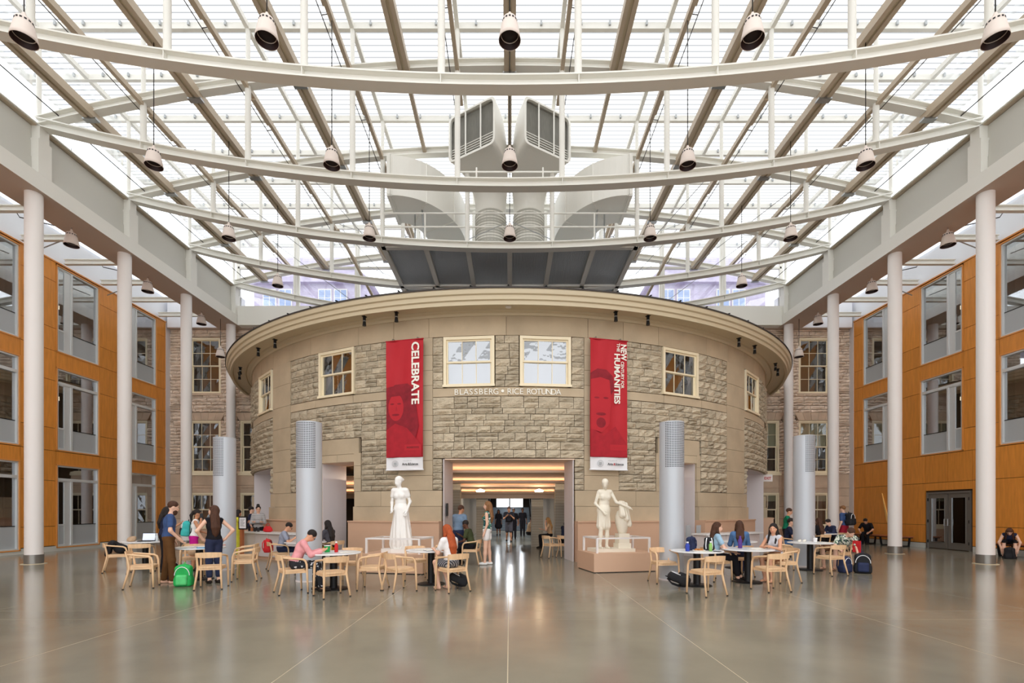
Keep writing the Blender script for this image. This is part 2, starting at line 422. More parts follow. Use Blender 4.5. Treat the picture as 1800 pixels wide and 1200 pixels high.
# door in the right wall
D = struct('door_1'); xd = XW-0.03
fr = MB(); fr.box(xd,xd+0.14,18.86,18.94,0,2.36); fr.box(xd,xd+0.14,20.80,20.88,0,2.36); fr.box(xd,xd+0.14,18.94,20.80,2.28,2.36)
fr.build('frame','door_metal',D)
for k in range(2):
    y0 = 18.94+0.93*k; y1 = y0+0.93
    lf = MB(); lf.box(xd+.03,xd+.08,y0+.01,y0+.15,.03,2.27); lf.box(xd+.03,xd+.08,y1-.15,y1-.01,.03,2.27); lf.box(xd+.03,xd+.08,y0+.15,y1-.15,2.1,2.27); lf.box(xd+.03,xd+.08,y0+.15,y1-.15,.03,.28)
    leaf = lf.build('door_leaf','door_metal',D)
    st = MB(); st.box(xd+.02,xd+.09,y0+.15,y0+.165,.28,2.1); st.box(xd+.02,xd+.09,y1-.165,y1-.15,.28,2.1); st.box(xd+.02,xd+.09,y0+.165,y1-.165,.28,.295); st.build('glazing_bead','steel',leaf)
    MB().box(xd+.05,xd+.06,y0+.165,y1-.165,.295,2.1).build('pane','door_glass',leaf)
    yh = y1-0.08 if k == 0 else y0+0.08
    MB().tube([(xd+.03,yh,.98),(xd-.06,yh,.98),(xd-.06,yh,1.24),(xd+.03,yh,1.24)],.014,8).build('handle','steel',leaf)
    hg = MB()
    for z in (.3,1.15,2.05): hg.box(xd-.004,xd+.03,(y0-.02 if k==0 else y1-.01),(y0+.01 if k==0 else y1+.02),z-.06,z+.06)
    hg.build('hinge','black_metal',leaf)
MB().box(XW+.15,XW+2.0,18.7,21.0,0,2.4).build('vestibule','red_door',D)
MB().box(XW-0.06,XW-0.02,18.35,18.62,1.16,1.21).build('push_plate','steel',D)
MB().prism([(22.9,1.07),(22.98,1.0),(23.04,1.08),(23.34,2.42)],'x',XW-0.06,XW-0.02).build('wall_inlay','brass',bpy.data.objects['wall_right'])  # streak of sunlight on the panels, shaped as a solid gold-coloured sliver
# ============================================================ BACK STONE WALLS, LEFT AND RIGHT OF THE ROTUNDA
YB = 25.62
def stone_block(mb, x0, x1, z0, z1, yf, rnd, rough=0.03, g=0.008, nx=None, nz=2):
    nx = nx or max(2, int((x1-x0)/0.14)); vs = []; fs = []
    x0 += g; x1 -= g; z0 += g; z1 -= g
    for j in range(nz+1):
        for i in range(nx+1):
            e = (i in (0,nx)) or (j in (0,nz))
            vs.append((x0+(x1-x0)*i/nx, yf-(0.0 if e else rnd.uniform(0.25,1.0)*rough)-rnd.uniform(0,0.3)*rough, z0+(z1-z0)*j/nz))
    n = nx+1
    for j in range(nz):
        for i in range(nx): fs.append((j*n+i, j*n+i+1, (j+1)*n+i+1, (j+1)*n+i))
    k = len(vs); rim = [i for i in range(n)]+[j*n+nx for j in range(1,nz+1)]+[nz*n+i for i in range(nx-1,-1,-1)]+[j*n for j in range(nz-1,0,-1)]
    for i in rim: v = vs[i]; vs.append((v[0], yf+0.12, v[2]))
    L = len(rim)
    for i in range(L): a, b = rim[i], rim[(i+1)%L]; fs.append((b, a, k+i, k+(i+1)%L))
    mb.add(vs, fs)
def courses(x0, x1, z0, z1, rnd, hmin, hmax, wmin, wmax, split=0.35):
    out = []; z = z0
    while z < z1-1e-3:
        h = rnd.uniform(hmin, hmax)
        if z1-(z+h) < hmin: h = z1-z
        x = x0
        while x < x1-1e-3:
            wd = rnd.uniform(wmin, wmax)
            if x1-(x+wd) < wmin*0.7: wd = x1-x
            if h > hmin*1.5 and rnd.random() < split:
                t = rnd.uniform(0.4,0.6); out.append((x,x+wd,z,z+h*t)); out.append((x,x+wd,z+h*t,z+h))
            else: out.append((x,x+wd,z,z+h))
            x += wd
        z += h
    return out
def cut(rects, holes):
    out = []
    for (x0,x1,z0,z1) in rects:
        parts = [(x0,x1,z0,z1)]
        for (a,b,c,d) in holes:
            nxt = []
            for (p,q,r,s) in parts:
                if q <= a or p >= b or s <= c or r >= d: nxt.append((p,q,r,s)); continue
                zz0, zz1 = r, s
                if p < a: nxt.append((p,a,zz0,zz1))
                if q > b: nxt.append((b,q,zz0,zz1))
                pp, qq = max(p,a), min(q,b)
                if r < c: nxt.append((pp,qq,r,c))
                if s > d: nxt.append((pp,qq,d,s))
            parts = nxt
        out += [p for p in parts if p[1]-p[0] > 0.05 and p[3]-p[2] > 0.04]
    return out
def sash_window(parent, W_, H_, gm, cols=3, rows=2, blind=0.0, xf=None, bar=0.022):
    """white sash window with its outer frame standing on z=0, centred on x, outer face at y=0 (into the wall is +y); parts go under parent"""
    f = 0.09; fr = MB()
    fr.box(-W_/2,-W_/2+f,-.03,.16,0,H_); fr.box(W_/2-f,W_/2,-.03,.16,0,H_); fr.box(-W_/2+f,W_/2-f,-.03,.16,H_-f,H_); fr.box(-W_/2-.02,W_/2+.02,-.07,.16,0,f*.8)
    parts = [('frame', fr, 'sash_paint')]
    hm = H_*0.5
    for k, (z0, z1, y) in enumerate(((f*.8, hm+.02, .075), (hm-.02, H_-f, .03))):
        s = .05; a, b = -W_/2+f, W_/2-f; m = MB()
        m.box(a,a+s,y,y+.04,z0,z1); m.box(b-s,b,y,y+.04,z0,z1); m.box(a+s,b-s,y,y+.04,z1-s,z1); m.box(a+s,b-s,y,y+.04,z0,z0+s)
        for c in range(1, cols): x = a+s+(b-a-2*s)*c/cols; m.box(x-bar/2,x+bar/2,y+.005,y+.035,z0+s,z1-s)
        for c in range(1, rows): z = z0+s+(z1-z0-2*s)*c/rows; m.box(a+s,b-s,y+.005,y+.035,z-bar/2,z+bar/2)
        parts.append(('sash', m, 'sash_paint'))
        for c in range(cols):
            for q in range(rows):
                pw = (b-a-2*s)/cols; ph = (z1-z0-2*s)/rows; tl = R_.uniform(-.012,.012)
                g = MB(); x0 = a+s+pw*c; zz = z0+s+ph*q
                g.add([(x0,y+.02+tl,zz),(x0+pw,y+.02,zz),(x0+pw,y+.02+tl*.5,zz+ph),(x0,y+.02-tl,zz+ph)],[(0,1,2,3)]); parts.append(('pane', g, gm))
    if blind:
        m = MB(); m.box(-W_/2+f,W_/2-f,.17,.18,H_*(1-blind),H_-f); parts.append(('blind', m, 'white_blind'))
    for nm, mb, mt in parts:
        o = mb.build(nm, mt, parent)
mat('white_blind', rgb(206,212,186), 0.8)
rb = random.Random(11)
for sx in (-1,1):
    side = 'back_left' if sx < 0 else 'back_right'
    Wb = struct('wall_'+side)
    xa, xb = (-18.1,-9.0) if sx < 0 else (9.0,18.1)
    cx = [sx*15.95, sx*13.30]; ww = 1.62
    wz = [(0.75,2.52),(3.55,6.30),(7.72,10.62)]
    holes = [(c-ww/2,c+ww/2,z0,z1) for c in cx for z0,z1 in wz]
    core = MB()
    for q in cut([(xa,xb,0,12.0)], holes): core.box(q[0],q[1],YB+.10,YB+.6,q[2],q[3])
    core.build('core','mortar',Wb)
    rough = MB(); mid = [(c-ww/2-.16,c+ww/2+.16,6.30,6.72) for c in cx]
    for q in cut(courses(xa,xb,3.5,11.1,rb,.13,.22,.3,.85,.15), holes+mid): stone_block(rough,*q,YB,rb,.085,.012)
    o = rough.build('stone_courses','stone_pink',Wb); o['kind'] = 'stuff'
    for m_ in mid:
        c = (m_[0]+m_[1])/2; n = 5
        for i in range(n):
            t0, t1 = i/n-.5, (i+1)/n-.5; wl, wh = ww+.1, ww+.5; b = MB()
            b.prism([(c+t0*wl+.006,6.31),(c+t1*wl-.006,6.31),(c+t1*wh-.006,6.71),(c+t0*wh+.006,6.71)],'y',YB-.05,YB+.1); b.build('voussoir','stone_pink_smooth',Wb)
    for q in cut(courses(xa,xb,0,3.5,rb,.55,.62,1.0,1.9,0), holes): MB().box(q[0]+.006,q[1]-.006,YB-.01,YB+.12,q[2]+.006,q[3]-.006).build('ashlar_block','stone_pink_smooth',Wb)
    MB().box(xa,xb,YB-.05,YB+.1,2.78,2.86).build('string_course','stone_pink_smooth',Wb)
    MB().box(xa,xb,YB-.12,YB+.1,0,.62).build('base_course','plinth_pink',Wb)
    for c in cx:
        for i, (z0,z1) in enumerate(wz):
            wn += 1; o = struct('window_%d' % wn, (c, YB+.03, z0))
            sash_window(o, ww, z1-z0, 'old_glass', 3, 2 if i else 1, blind=(.5 if (sx > 0 and i == 1) else (.25 if i == 0 and sx > 0 else 0)))
            MB().box(-ww/2-.1,ww/2+.1,-.10,.1,-.12,0).build('sill','stone_pink_smooth' if i == 2 else 'sash_paint',o)
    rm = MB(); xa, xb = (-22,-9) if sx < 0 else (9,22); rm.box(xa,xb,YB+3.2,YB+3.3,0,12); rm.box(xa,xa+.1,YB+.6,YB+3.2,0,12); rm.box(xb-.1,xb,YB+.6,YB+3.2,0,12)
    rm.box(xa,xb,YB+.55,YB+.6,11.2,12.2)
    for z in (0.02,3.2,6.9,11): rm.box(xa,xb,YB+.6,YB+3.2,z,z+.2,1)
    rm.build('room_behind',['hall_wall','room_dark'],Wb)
# ============================================================ COLUMNS AND MAIN BEAMS
ZB = 11.03
cname = ['nearest the camera','second from the camera','third from the camera','farthest back in the corner']
col_src = None
for sx, sd in ((-1,'left'),(1,'right')):
    for k in range(4):
        lab = 'white round steel column carrying the %s beam, %s' % (sd, cname[k])
        loc = (sx*14.2, YC0+BAY*k, 0)
        if col_src is None:
            t = thing('round_column', lab, 'column', loc, 0, 'white columns of the two side arcades')
            MB().lathe([(.215,.28),(.215,ZB)],28).build('shaft','white_paint',t,True)
            MB().lathe([(.225,.0),(.225,.28),(.21,.282)],28).build('base_sleeve','door_metal',t,'edge')
            MB().lathe([(.30,0),(.30,.012),(.22,.014)],28).build('floor_ring','joint_filler',t)
            col_src = t
        else: dup(col_src, loc, 0, lab)
for i, (sx, sd) in enumerate(((-1,'left'),(1,'right'))):
    T = struct('trim_%d' % (i+1))
    def bx(a, b, y0, y1, z0, z1, nm, mt):
        lo, hi = sorted((sx*a, sx*b)); return MB().box(lo,hi,y0,y1,z0,z1).build(nm,mt,T)
    bx(13.86,15.1,-12,24.88,ZB,11.53,'beam','white_steel')
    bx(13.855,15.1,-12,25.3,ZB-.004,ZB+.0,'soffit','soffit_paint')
    for j in range(3):
        z0 = 11.54+.47*j
        for k in range(-6,4):
            y0 = YC0+BAY*(k-1)+.22; bx(14.06+.02*j,14.4,y0,y0+BAY-.44,z0,z0+.46,'fascia_panel','curb_panel')
    bx(14.12,14.45,-12,25.3,11.53,12.95,'curb','curb_panel')
    bx(13.98,14.25,-12,25.3,12.96,13.05,'gutter_rail','purlin_paint')
    bx(14.05,14.30,-12,25.3,13.06,13.12,'sill_rail','white_steel')
    bx(13.92,13.98,-12,25.3,12.99,13.02,'gutter_lip','white_steel')
    for k in range(-3,4): bx(13.86,14.30,YC0+BAY*k-.21,YC0+BAY*k+.21,11.532,12.56,'post_stub','white_steel')
T = struct('trim_3')
MB().box(-13.86,13.86,24.9,25.55,ZB,12.0).build('end_beam','white_steel',T)
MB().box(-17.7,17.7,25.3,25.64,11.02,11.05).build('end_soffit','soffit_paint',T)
MB().box(-17.7,-13.86,25.28,25.64,11.05,12.6).build('end_wall_piece','cool_white',T)
MB().box(13.86,17.7,25.28,25.64,11.05,12.6).build('end_wall_piece','cool_white',T)
# ============================================================ ROOF: skylight, trusses, purlins
NX = [1.56,4.69,7.81,10.93,14.05]
nodes = sorted([-v for v in NX]+NX)
ZG = 15.98
C = struct('ceiling')
yb = [YC0+BAY/2*(k) for k in range(-12,8)]
xb_ = [-16.1]+nodes+[16.1]
for i in range(len(xb_)-1):
    if i in (0, len(xb_)-2): pass
    for j in range(len(yb)-1):
        if yb[j+1] < 6:
            continue
        MB().box(xb_[i]+.02,xb_[i+1]-.02,yb[j]+.01,yb[j+1]-.01,ZG+.14,ZG+.16).build('pane','fritted_glass',C)
MB().box(-16.1,16.1,-12,yb[4] if yb[4]<6.1 else 6,ZG+.14,ZG+.16).build('pane','fritted_glass',C)
for y in yb[3:]:
    MB().box(-16.1,16.1,y-.06,y+.06,ZG-.07,ZG+.12).build('cross_bar','white_steel',C)
    cl = MB()
    for i in range(len(xb_)-1):
        for t in (.18,.45,.8):
            x = xb_[i]+(xb_[i+1]-xb_[i])*t; cl.box(x-.03,x+.03,y-.12,y-.07,ZG+.0,ZG+.12)
    cl.build('clip','frosted',C)
for x in [-16.05]+nodes+[16.05]:
    MB().box(x-.06,x+.06,-12,yb[-1],ZG-.06,ZG+.10).build('rafter','white_steel',C)
for sx in (-1,1):
    for k in range(-3,4):
        y0 = YC0+BAY*(k-1); a, b = sorted((sx*14.28,sx*14.30)); MB().box(a,b,y0+.05,y0+BAY-.05,13.1,ZG-.1).build('clerestory_pane','clear_glass',C)
# aisle roofs
for sx in (-1,1):
    for k in range(10):
        y = 11.4+1.73*k-.55; lo, hi = sorted((sx*15.1,sx*17.72))
        if y < 25: MB().sweep([(lo,y,11.48),(hi,y,11.48)],IB(.16,.20,.03),(0,1,0)).build('aisle_beam','white_steel',C)
        if k % 2 == 0 and y < 24.5:
            MB().tube([(sx*17.5,y+.05,10.95),(sx*16.3,y+.05,11.42)],.02,6).build('stay_rod','steel',C)
            MB().tube([(sx*15.3,y-.25,11.55),(sx*16.9,y-.9,11.7),(sx*17.0,y-1.0,11.95)],.018,6).build('cable','black_cable',C)
    lo, hi = sorted((sx*14.9,sx*17.9)); MB().box(lo,hi,-12,26,12.5,12.53).build('aisle_glass','clear_glass',C)
# end glazing above the end beam
ge = struct('window_%d' % (wn+1)); wn += 1
ps = [-14.0]+[v for v in nodes if abs(v) < 14]+[14.0]
for i in range(len(ps)-1):
    MB().box(ps[i]+.05,ps[i+1]-.05,25.28,25.30,12.05,ZG-.1).build('pane','clear_glass',ge)
for x in ps: MB().box(x-.08,x+.08,25.2,25.36,12.0,ZG).build('mullion','white_steel',ge)
MB().box(-14,14,25.2,25.36,14.05,14.15).build('transom','white_steel',ge)
MB().box(-14.2,14.2,25.15,25.4,12.0,12.06).build('sill','white_steel',ge)
# trusses
def ztop(x): return 13.15+1.72*(1-(x/14.05)**2)
def zbot(x): return 13.12-1.82*(1-(x/14.05)**2)
tlab = ['arched white steel roof truss crossing the top of the picture','white lens shaped roof truss in front of the ducts, second from the camera','white lens shaped roof truss over the front edge of the duct platform','white lens shaped roof truss behind the duct platform','farthest white lens shaped roof truss above the end beam']
xs = [-14.05+28.1*i/28 for i in range(29)]
tsrc = None
for k in range(-1,4):
    Y = YC0+BAY*k
    if tsrc is None:
        t = thing('roof_truss', tlab[k+1], 'truss', (0,Y,0), 0, 'lens shaped roof trusses')
        MB().sweep([(x,0,ztop(x)) for x in xs],IB(.26,.24,.03),(0,1,0)).build('top_chord','white_steel',t)
        MB().sweep([(x,0,zbot(x)) for x in xs],IB(.30,.26,.035),(0,1,0)).build('bottom_chord','white_steel',t)
        for x in nodes[1:-1]:
            MB().lathe([(.085,zbot(x)+.1),(.085,ztop(x)-.1)],12,(x,0,0)).build('strut','white_steel',t,True)
            MB().box(x-.01,x+.01,-.14,.14,zbot(x)-.12,zbot(x)+.12).build('stiffener','white_steel',t)
        for x in nodes:
            MB().lathe([(.065,ztop(x)+.1),(.065,ZG-.06)],10,(x,0,0)).build('roof_post','white_steel',t,True)
        for sx in (-1,1): MB().box(sx*14.07-.19,sx*14.07+.19,-.15,.15,12.562,13.0).build('bearing','white_steel',t)
        tsrc = t
    else: dup(tsrc, (0,Y,0), 0, tlab[k+1])
# purlins
mids = [0,3.12,6.25,9.37,12.49]
thick = sorted(set([-v for v in mids]+mids))
for i, x in enumerate(thick):
    z = ztop(x)-.04; yend = YC0+.1 if abs(x) < 4 else YC0+BAY*(3 if abs(x) > 5 else 1)
    t = thing('roof_purlin','wide beige double purlin under the skylight, %s of nine from the left' % ORD[i],'beam',(x,0,z),0,'wide beige purlins under the skylight')
    m = MB(); m.box(-.165,-.045,8,yend,-.22,.02); m.box(.045,.165,8,yend,-.22,.02); m.build('side_tube','purlin_paint',t)
    MB().box(-.045,.045,8,yend,-.16,-.10).build('centre_strip','cornice_paint',t)
    for k in range(-1,4):
        if YC0+BAY*k < yend+.2: MB().box(-.2,.2,YC0+BAY*k-.09,YC0+BAY*k+.09,-.26,-.21).build('bracket','steel',t)
    if abs(x) < 4:
        MB().box(-.06,.06,yend,yend+BAY*1.0,-.05,.1).build('thin_extension','purlin_paint',t)
for i, x in enumerate(nodes[1:-1]):
    z = ztop(x)-.05
    t = thing('shade_track','narrow beige shade track along the truss joints, %s of eight from the left' % ORD[i],'beam',(x,0,z),0,'narrow beige shade tracks')
    ye = YC0+BAY*3 if abs(x) > 2 else YC0+1.2
    m = MB(); m.box(-.055,.055,8,ye,-.15,0); m.build('track','purlin_paint',t)
    for k in range(-2,3):
        y0 = YC0+BAY*k
        if y0+1.3 > ye: continue
        MB().box(-.075,.075,y0+.3,y0+1.3,-.2,-.15).build('motor_cover','purlin_paint',t)
    sx = 1 if x > 0 else -1
    c = MB(); c.tube([(sx*.22,8,-.12),(sx*.22,ye,-.12)],.013,5)
    for k in range(-2,3):
        y = YC0+BAY*k+1.6
        if y > ye: continue
        c.tube([(sx*.22,y,-.12),(sx*.06,y-.02,-.12),(sx*.06,y-.02,-.06)],.012,5)
    c.build('conduit','black_cable',t)
for i, sx in enumerate((-1,1)):
    sd = ('left','right')[i]
    o = MB().tube([(sx*13.45,8,13.35),(sx*13.45,YC0+BAY*3,13.35)],.016,6).build('conduit','black_cable')
    tag(o,'dark conduit running beside the %s clerestory' % sd,'conduit')
# bracing rods between the farther trusses
for sx, sd in ((-1,'left'),(1,'right')):
    for j,(xa_,xb2) in enumerate(((4.69,7.81),(7.81,10.93))):
        for k in (1,2):
            t = thing('bracing_rods','crossed thin steel rods between trusses, %s side, %s bay, %s pair out' % (sd, 'nearer' if k == 1 else 'farther', 'inner' if j == 0 else 'outer'),'rods',(0,0,0),0,'crossed bracing rods in the roof')
            Y = YC0+BAY*k
            MB().tube([(sx*xa_,Y+.2,zbot(xa_)+.2),(sx*(xb2-.4),Y+BAY-.2,ztop(xb2)-.3)],.013,5).build('rod','steel',t)
            MB().tube([(sx*(xb2-.4),Y+.2,ztop(xb2)-.3),(sx*xa_,Y+BAY-.2,zbot(xa_)+.2)],.013,5).build('rod','steel',t)
# inclined tubes above the rotunda, from the third truss down to the fourth
for sx, sd in ((-1,'left'),(1,'right')):
    for j, x in enumerate((4.69,7.81)):
        Y = YC0+BAY*2
        o = MB().tube([(sx*(x-.25),Y,ztop(x)-.42),(sx*(x-1.2),Y+BAY,zbot(x-1.2)+.1)],.07,8).build('raking_strut','purlin_paint'); tag(o,'raking beige strut above the %s of the rotunda roof, %s one' % (sd,'inner' if j == 0 else 'outer'),'strut','raking struts over the rotunda')
# ============================================================ ROOFS AND DORMERS OF THE OLD BUILDING BEHIND THE END GLAZING
for sx, sd in ((-1,'left'),(1,'right')):
    t = thing('attic_dormer','violet grey slate dormer with white sash windows behind the %s end glazing' % sd,'building',(sx*12.6,31,12.2))
    MB().box(-3.6,3.6,0,5,0,3.7).build('wall','slate_violet',t)
    MB().prism([(-4.0,3.7),(4.0,3.7),(2.4,5.2),(-2.4,5.2)],'y',-.4,5.2).build('roof','slate_violet',t)
    for x in (-2.6,-1.6,.9,1.9):
        f = MB(); f.box(x-.42,x+.42,-.06,0,1.2,3.4); fo = f.build('window_frame','white_steel',t)
        g = MB()
        for a in (-.36,.03):
            for z in (1.3,1.82,2.34,2.86): g.box(x+a,x+a+.33,-.075,-.06,z,z+.47)
        g.build('pane','frosted_blue',fo) if 'frosted_blue' in MATS else g.build('pane','slate_violet',fo)
    o = MB().box(sx*8-9,sx*8+9,27.5,30.9,11.2,12.2).build('flat_roof','slate_violet'); tag(o,'pale flat roof with gutter in front of the %s dormer' % sd,'roof')
# ============================================================ ROTUNDA
CX, CY, RR = -0.04, 28.2, 13.1
def ang(px):
    lo, hi = -1.08, 1.08; t = (px-VX)/FPX-CX/CY
    for _ in range(50):
        a = (lo+hi)/2
        if RR*math.sin(a)/(CY-RR*math.cos(a)) < t: lo = a
        else: hi = a
    return (lo+hi)/2
def rp(a, r, z=0): return Vector((CX+r*math.sin(a), CY-r*math.cos(a), z))
RW = struct('wall_rotunda')
def arc(a0, a1, r0, r1, z0, z1, nm, mt, parent=RW, step=0.035, g=0.0):
    g_ = g/RR; n = max(1, int(abs(a1-a0)/step)); m = MB()
    m.lathe([(r0,z0+g),(r1,z0+g),(r1,z1-g),(r0,z1-g),(r0,z0+g)],n,(CX,CY,0),0,a0+g_,a1-g_,True)
    return m.build(nm, mt, parent)
aD = math.asin(2.02/RR)                     # half angle of the main doorway
A1 = (-ang(566)-ang(1222.5)*-1)/2 if False else -ang(566)
sd0, sd1 = -ang(622), -ang(565)             # side doors (angles, mirrored)
fd0, fd1 = -ang(476), -ang(444)             # far doors
doors = [(-aD,aD),(sd0,sd1),(-sd1,-sd0),(fd0,fd1),(-fd1,-fd0)]
wc = [ang(825), ang(960), ang(591.5), -ang(591.5), ang(466.5), -ang(466.5)]
WWd, WZ0, WZ1 = 1.60, 5.42, 6.98
hw = WWd/2/RR
holes = [(a,b,-1,3.2) for a,b in doors]+[(c-hw,c+hw,WZ0,WZ1) for c in wc]
for q in cut([(-1.5,1.5,0,7.6)], holes): arc(q[0],q[1],12.55,12.99,q[2],q[3],'core','mortar')
# --- smooth stone: frieze, sill band, pilasters, base courses
pil = [(-ang(762),-ang(701)),(-ang(512),-ang(481))]
fj = [ang(p) for p in (460,481,509,547,631,693,755,891)]; fj = [-1.3,-1.1,-.95]+fj+[-v for v in fj[::-1][1:]]+[.95,1.1,1.3]
for i in range(len(fj)-1): arc(fj[i],fj[i+1],13.0,13.10,7.0,7.62,'frieze_slab','stone_smooth',g=.006)
pa = -ang(762); pb = -ang(701); qa = -ang(512); qb = -ang(481)
sj = [-1.0,-qb,-qa,ang(556),ang(622),-pb,-pa]
for i in range(len(sj)-1):
    if i in (1,5): continue
    for s in (0,1):
        a, b = (sj[i],sj[i+1]) if s == 0 else (-sj[i+1],-sj[i]); arc(a,b,13.0,13.11,5.13,5.40,'sill_slab','stone_smooth',g=.006)
arc(-pa,0,13.0,13.11,5.13,5.40,'sill_slab','stone_smooth',g=.004); arc(0,pa,13.0,13.11,5.13,5.40,'sill_slab','stone_smooth',g=.004)
for s in (-1,1):
    for (a,b) in ((pa,pb),(qa,qb)):
        z = 2.22
        while z < 6.9:
            h = .47 if a == pa else .80
            z1 = min(7.0, z+h) if 7.0-(z+h) > .2 else 7.0
            lo, hi = sorted((s*a,s*b)); arc(lo,hi,13.0,13.115,z,z1,'pilaster_block','stone_smooth',g=.005); z = z1
    spans = [(aD+.004,sd0-.004),(sd1+.004,fd0-.004),(fd1+.004,1.25)]
    for i,(a,b) in enumerate(spans):
        for (z0,z1,r,n) in ((1.72,2.22,13.12,(3,2,2)[i]),(1.24,1.72,13.18,(2,2,2)[i])):
            for k in range(n):
                lo, hi = sorted((s*(a+(b-a)*k/n),s*(a+(b-a)*(k+1)/n))); arc(lo,hi,12.9,r,z0,z1,'base_block','stone_smooth',g=.005)
        lo, hi = sorted((s*a,s*b)); arc(lo,hi,12.9,13.42,0,1.22,'plinth','plinth_pink'); arc(lo,hi,12.9,13.45,1.22,1.26,'plinth_cap','plinth_pink')
    # lintel and jamb over the side doors
    lo, hi = sorted((s*(sd0-.018),s*(sd1+.012))); arc(lo,hi,13.0,13.11,3.46,3.98,'lintel','stone_smooth',g=.004); arc(lo,(lo+hi)/2,13.0,13.10,3.2,3.46,'header_slab','stone_smooth',g=.004); arc((lo+hi)/2,hi,13.0,13.10,3.2,3.46,'header_slab','stone_smooth',g=.004)
    for e in ((sd0-.024,sd0-.002),(sd1+.002,sd1+.016)):
        lo, hi = sorted((s*e[0],s*e[1]))
        for k in range(3): arc(lo,hi,13.0,13.11,2.22+.42*k,2.64+.42*k,'jamb_block','stone_smooth',g=.004)
# --- rock-faced stones, each its own piece
rs = random.Random(5)
stones = []
def rough_zone(a0, a1, z0, z1, hmin, hmax, wmin, wmax, split=.35, hs=()):
    L = (a1-a0)*RR
    return [(a0+q[0]/RR, a0+q[1]/RR, q[2], q[3]) for q in cut(courses(0,L,z0,z1,rs,hmin,hmax,wmin,wmax,split), [((h[0]-a0)*RR,(h[1]-a0)*RR,h[2],h[3]) for h in hs])]
stones += rough_zone(-pa,pa,3.22,5.12,.17,.30,.28,.72,.4)
wl, wr = wc[0], wc[1]
for (a,b) in ((-pa,wl-hw-.002),(wl+hw+.002,wr-hw-.002),(wr+hw+.002,pa)): stones += rough_zone(a,b,5.41,6.99,.16,.26,.2,.5,.2)
for (a,b) in ((-pa,-aD-.004),(aD+.004,pa)): stones += rough_zone(a,b,2.23,3.21,.12,.22,.2,.4,0)
for s in (-1,1):
    def zz(a, b): return tuple(sorted((s*a,s*b)))
    a,b = zz(pb,sd0-.026); stones += rough_zone(a,b,2.23,5.12,.16,.30,.3,.8,.2); 
    a,b = zz(pb,-wc[2]-hw-.003); stones += rough_zone(a,b,5.41,6.99,.16,.26,.25,.6,.25)
    a,b = zz(sd0-.026,sd1+.018); stones += rough_zone(a,b,3.99,5.12,.14,.24,.25,.6,.2)
    a,b = zz(sd1+.018,qa); stones += rough_zone(a,b,2.23,5.12,.16,.28,.25,.6,.15)
    a,b = zz(-wc[2]+hw+.003,qa); stones += rough_zone(a,b,5.41,6.99,.16,.26,.2,.5,.15)
far = []
for s in (-1,1):
    a,b = tuple(sorted((s*qb,s*1.2))); far += rough_zone(a,b,3.22,5.12,.16,.26,.3,.7,.1,[(x[0],x[1],x[2],x[3]) for x in holes])
    far += rough_zone(a,b,5.41,6.99,.16,.24,.25,.5,.1,[(c-hw-.010,c+hw+.010,5.4,7.0) for c in wc])
    a,b = tuple(sorted((s*qb,s*(fd0-.002)))); far += rough_zone(a,b,2.23,3.2,.16,.26,.1,.4,0)
stones.sort(key=lambda q: -(q[1]-q[0])*(q[3]-q[2]))
def stone_obj(q, mb=None):
    ac = (q[0]+q[1])/2; wd = (q[1]-q[0])*RR; h = q[3]-q[2]
    m = MB(); stone_block(m,-wd/2,wd/2,-h/2,h/2,0,rs,.085,.008,max(2,min(5,int(wd/.13))),2 if h < .2 else 3)
    c = rp(ac,RR-.005+rs.uniform(-.012,.008),(q[2]+q[3])/2)
    if mb is None:
        o = m.build('stone','stone_rough',RW,loc=c,rz=ac); return o
    M = rotz(ac); mb.add([c+M@Vector(v) for v in m.V], m.F)
for q in stones[:300]: stone_obj(q)
rest = MB()
for q in stones[300:]+far: stone_obj(q, rest)
rest.build('small_stones','stone_rough',RW)['kind'] = 'stuff'
# --- cornice and roof
cor = struct('trim_4')
CP = [(13.0,7.60),(13.14,7.60),(13.18,7.66),(13.30,7.68),(13.33,7.74),(13.36,7.70),(13.83,7.69),(13.86,7.60),(13.95,7.59),(13.96,7.70),(14.02,7.72),(14.03,7.84),(14.09,7.86),(14.12,7.95),(14.12,8.0),(13.0,8.0)]
MB().lathe(CP,110,(CX,CY,0),0,-1.45,1.45).build('cornice','cornice_paint',cor,'edge')
MB().lathe([(14.15,7.985),(14.15,8.03),(10.0,8.75),(5.0,9.5),(0.01,10.1)],110,(CX,CY,0),0,-1.5,1.5).build('roof','roof_slate',cor,'edge')
for i in range(-13,14):
    a = i*.078; p = rp(a,14.02,8.03); m = MB(); m.obox((0,0,.03),.06,.02,.03); m.obox((0,-.02,.07),.02,.05,.012); m.build('snow_guard','black_metal',cor,loc=p,rz=a)
# --- rotunda windows
for i, c in enumerate(wc):
    wn += 1; o = struct('window_%d' % wn, rp(c,13.09,WZ0)); o.rotation_euler = (0,0,c)
    sash_window(o, WWd, WZ1-WZ0, 'old_glass' if i > 1 else 'mirror_glass', 3, 1)
    rm = MB(); rm.box(-WWd/2-.3,WWd/2+.3,1.2,1.25,-.5,2); rm.box(-WWd/2-.3,WWd/2+.3,.5,1.2,-.3,-.25); rm.box(-WWd/2-.3,WWd/2+.3,.5,1.2,1.75,1.8); rm.build('room_behind','hall_wall' if i > 1 else 'cool_white',o)
